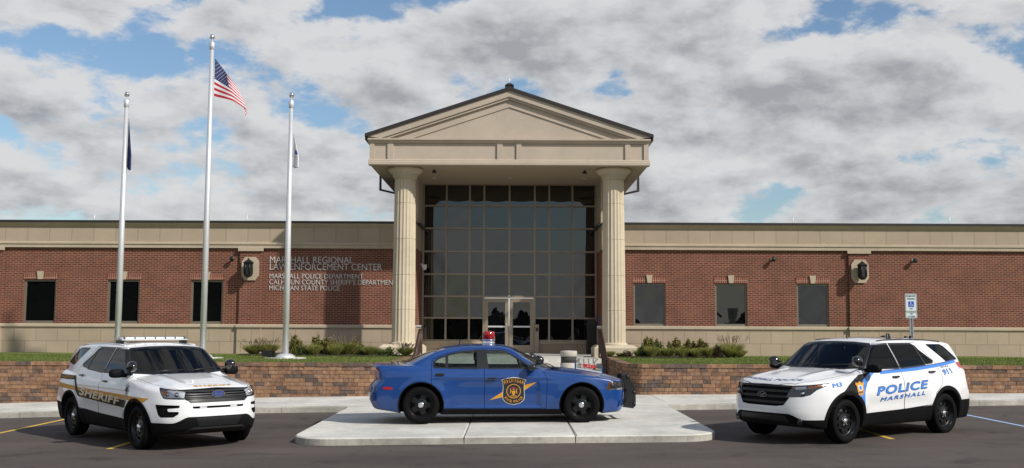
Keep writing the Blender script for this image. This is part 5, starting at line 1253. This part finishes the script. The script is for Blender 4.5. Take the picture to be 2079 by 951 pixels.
# ---- the white sheriff vehicle, left
root, skin, K = suv('sheriff_suv', 'white sheriff SUV with gold and black stripe and roof light bar on the left', -6.463, 18.711, -.8117, True)
for sd in (-1, 1):
    on_skin(root, skin, sd, 'gold_stripe', [(-2.2,.955), (-1.30,.925), (-1.10,.905), (.2,.885), (1.05,.868), (1.82,.855), (1.70,.785), (1.06,.795), (.2,.815), (-1.0,.83), (-1.26,.85), (-2.2,.87)], GOLDD, .0036)
    on_skin(root, skin, sd, 'black_stripe', [(-2.2,1.105), (-1.30,1.105), (-1.22,1.0), (-1.05,.842), (.95,.79), (1.08,.785), (1.02,.655), (.2,.685), (-1.02,.745), (-1.16,.84), (-1.32,1.03), (-2.2,1.02)], BLACKD, .0046)
    def lay(txt, xl, xr, zl_, zr, h, mat, off, bold, shear, nm, space=1.):
        if sd > 0: xl, xr, zl_, zr = xr, xl, zr, zl_
        L = abs(xr-xl); d = 1 if xr > xl else -1
        return text_part(nm, lambda u, v: K.side(sd, xl+d*u, zl_+(zr-zl_)*u/L+v, off), txt, L, h, mat, root, bold, shear, space)
    lay('SHERIFF', -1.0, .80, .765, .680, .155, GOLDD, .006, .05, .2, 'sheriff_lettering', 1.05); lay('SHERIFF', -.985, .785, .777, .690, .128, CREAMD, .0075, .025, .2, 'sheriff_lettering', 1.05)
    lay('SHERIFF', -2.02, -1.40, 1.038, 1.043, .05, GOLDD, .0062, .03, .2, 'rear_lettering', 1.1)
    st_ = []
    for k in range(14): a = PI/2+PI*k/7; r_ = .125 if k % 2 == 0 else .062; st_.append((1.04+.75*r_*math.cos(a), .965+r_*math.sin(a)))
    on_skin(root, skin, sd, 'silver_star', st_, SILVD, .0068)
    skin_cut(root, skin, sd, 'star_seal', lambda q: np.hypot(q.V[:,0]-1.04, q.V[:,2]-.965)-.040, NAVYS, .008)
    on_skin(root, skin, sd, 'star_ribbon', [(.985,.845), (1.095,.845), (1.07,.795), (1.0,.80)], SILVD, .0078)
text_part('bonnet_lettering', (lambda u, v: K.top(2.22-.30*abs(-.34+u)**2.2-v, -.34+u, .004)), 'SHERIFF', .68, .075, GOLDD, root, .03, .1, 1.1)
mb = MB(); blob(mb, (-.22,0,1.80), (.135,.63,.026), 5, 32, 8)
LB = mb.build('light_bar', PLATE, root, world=False)
mb = MB()
for k in range(7): yy = -.57+.19*k; mb.box(-.357, -.083, yy-.009, yy+.009, 1.782, 1.829)
mb.build('divider', REFLD, LB, world=False); mb = MB(); mb.box(-.36, -.08, -.62, .62, 1.765, 1.782); mb.build('base_rail', ALU, LB, world=False)
for s in (-1, 1): mb = MB(); mb.box(-.28, -.16, s*.60-.05, s*.60+.05, 1.67, 1.767); mb.build('mounting_foot', BLACK, LB, world=False)
antenna(root, K, -1.45, 0, .03, .03)
# ------------------------------------------------------------------ the blue saloon on the apron
CFX = 1.525; CR = .35
cW = curve([(.1,.80), (.20,.87), (.30,.905), (.45,.93), (.62,.945), (.76,.945), (.88,.935), (.97,.915), (1.04,.885), (1.12,.83)], .03)
cB = curve([(.85,.96), (1.0,.895), (1.05,.872), (1.22,.765), (1.38,.635), (1.46,.55), (1.5,.50)], .03)
cxf = curve([(.1,2.28), (.20,2.37), (.30,2.41), (.55,2.43), (.70,2.435), (.80,2.415), (.86,2.36), (.92,2.25)], .025)
cxr = curve([(.15,-2.36), (.28,-2.46), (.42,-2.535), (.58,-2.555), (.70,-2.53), (.76,-2.47), (.82,-2.435), (1.0,-2.45), (1.09,-2.485), (1.15,-2.50)], .018)
chood = curve([(.7,1.06), (1.05,1.025), (1.3,1.0), (1.6,.968), (1.9,.925), (2.15,.875), (2.35,.81), (2.5,.74)], .05)
cdeck = curve([(-2.7,1.10), (-2.48,1.105), (-2.2,1.105), (-1.85,1.11), (-1.5,1.10), (0,1.045), (.8,1.02)], .04)
croof = curve([(-2.15,.98), (-1.92,1.10), (-1.60,1.262), (-1.30,1.375), (-1.05,1.435), (-.75,1.47), (-.3,1.485), (.02,1.475), (.20,1.44), (.34,1.385), (.62,1.245), (.92,1.09), (1.10,.995), (1.3,.89)], .035)
def sed_raw(x, y, z):
    ay = np.sqrt(y*y+1e-6)
    pl = .20*np.clip((x-1.35)/1.1, 0, None)**2.3+.13*np.clip((-x-1.55)/1.0, 0, None)**2.2
    fl = .018*np.exp(-((np.hypot(np.abs(x)-CFX, z-CR)-.43)/.09)**2)
    # hollow in the doors with a crisp front edge, haunch over the rear wheel
    hol = .034*sstep(.78,.66,x+.10*(z-.35))*sstep(-1.15,-.55,x)*sstep(.30,.36,z)*sstep(.86+.02*x,.66,z)
    hol = hol+.007*sstep(.85+.03*x,.91+.03*x,z)*sstep(1.01,.93,z)*sstep(-1.2,-.3,x)*sstep(1.5,.8,x)
    hau = .028*np.exp(-((x+1.62)/.42)**2)*np.exp(-((z-.93)/.13)**2)
    side = (ay-(cW(z)-pl+fl-hol+hau))*.97
    cf = .30*(ay/.9)**4; front = (x-cxf(z)+cf)/np.sqrt(1+cxf.d(z)**2+(4*.30/.9*(ay/.9)**3)**2)
    cr = .20*(ay/.9)**4; rear = (cxr(z)+cr-x)/np.sqrt(1+cxr.d(z)**2+(4*.20/.9*(ay/.9)**3)**2)
    bul = .016*np.exp(-((ay-.42)/.10)**2)*sstep(.95,1.3,x)
    th = np.where(x > .8, chood(x), cdeck(x)*sstep(1.05,.55,x)+chood(x)*(1-sstep(1.05,.55,x)))-np.where(x > .6, .055, .03)*(ay/.85)**2.8+bul
    top = (z-th)/np.sqrt(1.02+np.where(x > .8, chood.d(x)**2, 0))
    low = smax(smax(side, smax(front, rear, .035), .05), top, .045); low = smax(low, .165+.04*sstep(1.6,2.3,x)+.09*sstep(-1.6,-2.4,x)-z, .04)
    plb = .10*np.clip((-x-.9)/1.0, 0, None)**2+.04*np.clip((x-.3)/.8, 0, None)**2
    cs = (ay-(cB(z)-plb))*.90
    bow = .075*(ay/.62)**2.2*sstep(.1,.5,x)+.05*(ay/.62)**2*sstep(-1.2,-1.6,x)
    rf = (z-(croof(x+bow*sstep(0,.3,x)-bow*sstep(-1.,-1.3,x))-.05*(ay/.62)**2.4))/np.sqrt(1+croof.d(x)**2*.85)
    cab = smax(cs, rf, .045); cab = smax(cab, .85-z, .02)
    return smin(low, cab, .03)
def sed_well(x, y, z):
    r = np.hypot(np.abs(x)-CFX, z-CR-.0); return np.maximum(r-.415, .52-np.abs(y))
def sed_f(x, y, z): return np.maximum(sed_raw(x, y, z), -sed_well(x, y, z))
S = body_surface(sed_f, (-2.64,-1.04,.08), (2.52,1.04,1.58), .02)
root = thing('police_sedan', 'blue police sedan with door shield and red roof beacon on the concrete apron', 'police car', (-.2407,20.4118,.12), .06495)
quarters(S.take(np.where(np.abs(sed_well(*S.V.T)) < .003, sed_raw(*S.V.T)+.004, .05)), root)
skin = S.copy(); K = Caster(skin)
S.take(np.maximum(S.N[:,2]+.75, S.V[:,2]-.35)).obj('underbody', WELL, root)
def sidecut(poly, s, grow=0.): return np.maximum(sdpoly(S.V[:,0], S.V[:,2], poly)-grow, np.where((S.V[:,1]*s > 0) & (S.N[:,1]*s > .22), -1, 1)*.02)
CF_ = [(-.355,1.045), (-.40,1.345), (-.02,1.355), (.10,1.33), (.30,1.225), (.52,1.06), (.50,1.045)]
CF_ = [(-.25,1.05), (-.285,1.345), (-.02,1.352), (.08,1.335), (.30,1.215), (.54,1.065), (.53,1.05)]
CRW = [(-.47,1.055), (-.475,1.345), (-.75,1.325), (-1.02,1.265), (-1.02,1.06)]
CRQ = [(-1.07,1.062), (-1.07,1.247), (-1.20,1.20), (-1.275,1.145), (-1.275,1.065)]
ws_p = [(-.70,1.055), (0,1.035), (.70,1.055), (.66,1.12), (.53,1.36), (.48,1.395), (0,1.425), (-.48,1.395), (-.53,1.36), (-.66,1.12)]
b1 = np.where((S.V[:,0] > .12) & (S.N[:,0] > .25) & (S.V[:,2] > 1.0), -1, 1)*.02
S.take(np.maximum(sdpoly(S.V[:,1], S.V[:,2], ws_p), b1)).obj('windscreen', G_CLEAR, root, -.004)
b1 = np.where((S.V[:,0] > .12) & (S.N[:,0] > .2) & (S.V[:,2] > 1.0), -1, 1)*.02
S.take(np.maximum(sdpoly(S.V[:,1], S.V[:,2], ws_p)-.02, b1)).obj('windscreen_surround', SEAL, root, -.003)
rw = [(-.62,1.13), (.62,1.13), (.50,1.38), (0,1.40), (-.50,1.38)]
S.take(np.maximum(sdpoly(S.V[:,1], S.V[:,2], rw), np.where((S.V[:,0] < -.9) & (S.N[:,0] < -.2), -1, 1)*.02)).obj('rear_window', G_CLEAR, root, -.004)
# sills, lamps
X, Y, Z = S.V.T
S.take(np.maximum(Z-.275, np.abs(X)-1.25)).obj('sill', TRIMB, root, .002)
X, Y, Z = S.V.T
S.take(np.maximum(np.hypot(np.abs(X)-CFX, Z-CR)-.437, np.where(np.abs(Y) > .6, -1, 1)*.02)).obj('arch_lip', TRIMB, root, 0)
for s in (-1, 1):
    p = S.take(np.maximum(sdpoly(S.V[:,0], S.V[:,2], [(2.0,.655), (2.06,.775), (2.12,.80), (2.25,.785), (2.6,.75), (2.6,.62), (2.2,.63), (2.03,.63)]), np.where((S.V[:,1]*s > .35) & (S.V[:,0] > 1.9), -1, 1)*.02))
    H = p.copy().obj('headlight', REFLD, root, -.03)
    q = p.copy().fine(lambda q: sdpoly(q.V[:,0], q.V[:,2], [(1.98,.60), (2.05,.80), (2.13,.80), (2.085,.72), (2.075,.60)])); q.obj('indicator', AMBER, H, -.008)
    q = p.copy().fine(lambda q: sdpoly(q.V[:,0], q.V[:,2], [(2.06,.62), (2.08,.655), (2.4,.66), (2.4,.62)])); q.obj('reflector', REFL, H, -.008)
    q = p.copy().fine(lambda q: sdpoly(q.V[:,0], q.V[:,2], [(2.10,.785), (2.115,.72), (2.15,.70), (2.14,.79)])); q.obj('reflector', REFL, H, -.008); p.obj('lens', LENS, H, 0)
    S.take(np.maximum(sdpoly(S.V[:,0], S.V[:,2], [(-2.36,1.03), (-2.38,.81), (-2.7,.78), (-2.7,1.06)]), np.where((S.V[:,1]*s > 0) & (S.V[:,0] < -2.2), -1, 1)*.02)).obj('tail_light', REDL, root, .002)
    S.take(sidecut([(-2.235,.645), (-2.235,.685), (-2.055,.68), (-2.055,.64)], s)).obj('side_marker', REDL, root, .006)
    S.take(sidecut([(2.22,.30), (2.25,.30), (2.30,.42), (2.275,.42)], s)).obj('bumper_vent', TRIMB, root, -.01)
X, Y, Z = S.V.T
gr = S.take(np.maximum(sdpoly(Y, Z, [(-.50,.74), (.50,.74), (.46,.56), (-.46,.56)]), np.where((S.N[:,0] > .3) & (X > 2.1), -1, 1)*.02)).obj('grille', BLACK, root, -.03)
S.take(np.maximum(sdpoly(S.V[:,1], S.V[:,2], [(-.55,.44), (.55,.44), (.48,.28), (-.48,.28)]), np.where((S.N[:,0] > .3) & (S.V[:,0] > 2.1), -1, 1)*.02)).obj('lower_grille', BLACK, root, -.03)
DF = [(.845,.285), (-.325,.285), (-.335,1.02), (-.34,1.40), (.0,1.40), (.14,1.37), (.78,1.015), (.865,.83)]
DR = [(-.325,.285), (-1.09,.285), (-1.17,.50), (-1.28,.66), (-1.33,.76), (-1.335,1.08), (-1.32,1.20), (-1.0,1.32), (-.70,1.39), (-.34,1.40), (-.335,1.02)]
for s in (-1, 1):
    for poly in (CF_, CRW, CRQ): S.take(sidecut(poly, s)).obj('side_window' if poly is not CRQ else 'quarter_window', G_CLEAR, root, -.006)
    for poly, gw_ in ((CF_, .03), (CRW, .035), (CRQ, .03)): S.take(sidecut(poly, s, gw_)).obj('window_frame', SEAL, root, 0)
    S.take(sidecut([(-.22,1.025), (-.28,1.385), (-.50,1.385), (-.50,1.03)], s)).obj('door_pillar', SEAL, root, 0)
    S.take(sidecut([(.50,1.03), (.76,1.015), (.52,1.10)], s)).obj('mirror_sail', SEAL, root, 0)
    for poly, hx, hz in ((DF, -.175, .85), (DR, -1.165, .925)):
        D, gp2 = S.panel(lambda q: sdpoly(q.V[:,0], q.V[:,2], poly), lambda q: np.where((q.V[:,1]*s > .3) & (q.N[:,1]*s > .22), -1, 1)*.02)
        D = D.obj('door', [BLUEP, LINING], root, 0, .02); gp2.obj('panel_gap', GAP, root, -.012)
        mb = MB(); c = K.side(s, hx, hz, 0); blob(mb, (hx, c.y+s*.024, hz), (.092,.018,.022), 3, 16, 8); mb.build('door_handle', GLOSSB, D, world=False)
X, Y, Z = S.V.T
Hp, Hg = S.panel(lambda q: sdpoly(q.V[:,0], q.V[:,1], [(1.0,-.72), (1.6,-.76), (2.05,-.70), (2.26,-.55), (2.36,0), (2.26,.55), (2.05,.70), (1.6,.76), (1.0,.72)]), lambda q: np.where((q.N[:,2] > .45) & (q.V[:,0] > .9) & (q.V[:,2] < 1.08), -1, 1)*.02); Hp.obj('bonnet', [BLUEP, LINING], root, 0, .02); Hg.obj('panel_gap', GAP, root, -.012)
X, Y, Z = S.V.T
Hp, Hg = S.panel(lambda q: sdpoly(q.V[:,0], q.V[:,1], [(-1.95,-.66), (-2.46,-.60), (-2.46,.60), (-1.95,.66)]), lambda q: np.where((q.N[:,2] > .6) & (q.V[:,0] < -1.8), -1, 1)*.02); Hp.obj('boot_lid', [BLUEP, LINING], root, 0, .02); Hg.obj('panel_gap', GAP, root, -.012)
S.obj('body', [BLUEP, LINING], root, 0, .02)
for xx in (CFX, -CFX):
    for s in (-1, 1): wheel(root, xx, s, CR, .235, .93, 'sedan')
cabin(root, -.05, .52, .70, .80, 1.0, -.95)
for s in (-1, 1):
    mb = MB(); blob(mb, (.56,s*1.0,1.06), (.085,.115,.062), 3); mb.tube([(.60,s*.86,1.03), (.57,s*.94,1.04)], .03, 8); mb.build('door_mirror', GLOSSB, root, world=False)
spotlight(root, (.70,-.80,1.19), (-.95,.15,.0), -1, (.52,-.78,1.10)); spotlight(root, (.70,.80,1.19), (-.95,-.15,.0), 1, (.52,.78,1.10))
mb = MB(); mb.tube([(1.05,-.55,1.045), (.98,-.2,1.085), (.93,.1,1.10)], .010, 6); mb.build('wiper', BLACK, root, world=False); mb = MB(); blob(mb, (1.06,-.6,1.03), (.10,.03,.02), 3, 12, 6); mb.build('wiper_cover', BLACK, root, world=False)
# beacon
zr = K.top(-.215, 0, 0).z
mb = MB(); mb.lathe([(.128,-.01), (.132,.02), (.125,.03), (.125,.075), (.130,.08), (.130,.09)], (-.215,0,zr), 32); B_ = mb.build('beacon', CHROME, root, world=False)
REDG, nt, b = nodes_of('red_beacon_glass'); b.inputs['Base Color'].default_value = (.42,.006,.010,1); b.inputs['Roughness'].default_value = .08; b.inputs['Coat Weight'].default_value = .6; b.inputs['Transmission Weight'].default_value = .25
mb = MB(); mb.lathe([(.122,.088), (.120,.20), (.112,.235), (.098,.248), (.0001,.252)], (-.215,0,zr), 32, rf=lambda a: 1+.012*math.cos(24*a)); mb.build('red_dome', REDG, B_, world=False)
def ant(x, h, r):
    z = K.top(x, 0, 0).z; mb = MB(); mb.lathe([(r*1.5,-.005), (r*1.3,.015), (r,.02), (r*.9,h), (.001,h+.006)], (x,0,z), 12); mb.build('antenna', BLACK, root, world=False)
ant(-.78, .095, .020); ant(-2.0, .075, .008); ant(-2.12, .02, .012)
# lit fin sign on the bonnet
z1, z2 = K.top(1.53, 0, 0).z+.022, K.top(2.05, 0, 0).z+.022
ACR = glass('acrylic_sign', (.90,.94,.96), .92, 1.25)
mb = MB(); mb.prism([(1.53,z1+.005), (2.05,z2+.005), (2.05,z2+.115), (1.53,z1+.105)], -.008, .008, 'y'); fin = mb.build('bonnet_sign', ACR, root, world=False)
mb = MB(); mb.box(1.505, 1.535, -.014, .014, z1-.03, z1+.125); mb.build('sign_post', BLUEP, fin, world=False); mb = MB(); mb.box(2.045, 2.078, -.014, .014, z2-.03, z2+.13); mb.build('sign_post', BLUEP, fin, world=False)
mb = MB(); mb.prism([(1.53,z1-.004), (2.05,z2-.004), (2.05,z2+.02), (1.53,z1+.02)], -.016, .016, 'y'); mb.build('sign_rail', ALU, fin, world=False)
slp = (z2-z1)/.52
for s in (-1, 1):
    d = 1 if s < 0 else -1
    f = lambda x0, dz: (lambda u, v: Vector((x0+d*u, s*.0105, z1+slp*(x0+d*u-1.53)+dz+v)))
    text_part('stop_lettering', f(1.665 if s < 0 else 1.925, .045), 'STOP', .26, .08, simple('sign_red', (.62,.03,.03), .5), fin, .06); 
    text_part('fin_lettering', f(1.55 if s < 0 else 2.03, .04), 'STATE', .11, .032, CREAMD, fin, .02); text_part('fin_lettering', f(1.93 if s < 0 else 1.65, .04), 'POLICE', .11, .032, CREAMD, fin, .02)
# push bar
pb = MB()
for s in (-1, 1):
    pb.prism([(2.40,.27), (2.60,.245), (2.655,.30), (2.655,.62), (2.52,.86), (2.45,.89), (2.40,.86), (2.47,.60), (2.47,.42)], s*.40-.028, s*.40+.028, 'y')
pb.tube([(2.50,-.44,.86), (2.50,.44,.86)], .035, 12); pb.tube([(2.62,-.44,.56), (2.62,.44,.56)], .03, 12); pb.tube([(2.62,-.44,.34), (2.62,.44,.34)], .03, 12)
PB = pb.build('push_bar', BLACK, root, world=False)
pb = MB(); pb.box(2.36, 2.41, -.38, .38, .30, .36); pb.build('bar_bracket', BLACK, PB, world=False)
# door shield
for sd in (-1, 1):
    m = 1
    cx, cz = .225, .61
    def sp(name, poly, mat, off): return on_skin(root, skin, sd, name, poly, mat, off)
    sp('gold_bolt', [(-.235,.44), (.02,.60), (.10,.60), (.40,.72), (.67,.785), (.41,.61), (.34,.62), (.05,.505)], GOLDD, .004)
    SH = [(.225,.872), (.11,.862), (.02,.838), (-.008,.82), (.015,.765), (.022,.70), (.018,.60), (.012,.53), (.02,.46), (.06,.41), (.12,.375), (.19,.36), (.225,.352)]
    full = SH+[(2*cx-x_, z_) for x_, z_ in SH[-2:0:-1]]
    in1 = [(cx+(x_-cx)*.955, cz+(z_-cz)*.965) for x_, z_ in full]
    sp('shield_border', full, CREAMD, .006); sp('shield_field', in1, NAVYS, .0075)
    def ringp(r0, r1, mat, off, nm):
        skin_cut(root, skin, sd, nm, lambda q: np.maximum(np.hypot(q.V[:,0]-cx, q.V[:,2]-.612)-r1, r0-np.hypot(q.V[:,0]-cx, q.V[:,2]-.612)), mat, off)
    ringp(.122, .137, GOLDD, .0095, 'seal_ring')
    d = 1 if sd < 0 else -1
    def E_(pts, nm, mat=GOLDD, off=.0095): sp(nm, [(cx+d*a, .612+b_) for a, b_ in pts], mat, off)
    E_([(-.032,.005), (.032,.005), (.028,-.055), (.014,-.075), (-.014,-.075), (-.028,-.055)], 'seal_emblem')
    E_([(-.075,-.05), (-.05,-.035), (-.04,.0), (-.05,.035), (-.075,.055), (-.06,.02), (-.065,-.02)], 'seal_emblem'); E_([(.075,-.05), (.065,-.02), (.06,.02), (.075,.055), (.05,.035), (.04,.0), (.05,-.035)], 'seal_emblem')
    E_([(-.045,.075), (.045,.075), (.03,.04), (-.03,.04)], 'seal_emblem', simple('seal_red', (.25,.04,.035), .5)); E_([(-.07,-.085), (.07,-.085), (.05,-.10), (-.05,-.10)], 'seal_emblem'); E_([(-.014,.04), (.014,.04), (.012,.015), (-.012,.015)], 'seal_emblem')
    def arc_text(txt, r_, cz_, a0, a1, h, up, nm):
        mb = MB(); n = len(txt); V = []
        for k, chh in enumerate(txt):
            if chh == ' ': continue
            t = (k+.5)/n; a = R(a0+(a1-a0)*t); step = abs(R(a1-a0))*r_/n
            wv = .32 if chh == 'I' else .84
            Vt, F = text_mesh(chh, step*wv, h, .03)
            px, pz = r_*math.cos(a), r_*math.sin(a); tx, tz = (math.sin(a), -math.cos(a)) if up else (-math.sin(a), math.cos(a)); nx, nz = (math.cos(a), math.sin(a)) if up else (-math.cos(a), -math.sin(a))
            mb.add([K.side(sd, cx+d*(px+tx*(v[0]-step*wv/2)+nx*v[1]), cz_+pz+tz*(v[0]-step*wv/2)+nz*v[1], .0095+v[2]) for v in Vt], F)
        mb.build(nm, GOLDD, root, world=False)
    arc_text('MICHIGAN', .36, .42, 119, 61, .072, True, 'shield_lettering'); arc_text('STATE POLICE', .215, .610, 213, 327, .045, False, 'shield_lettering')
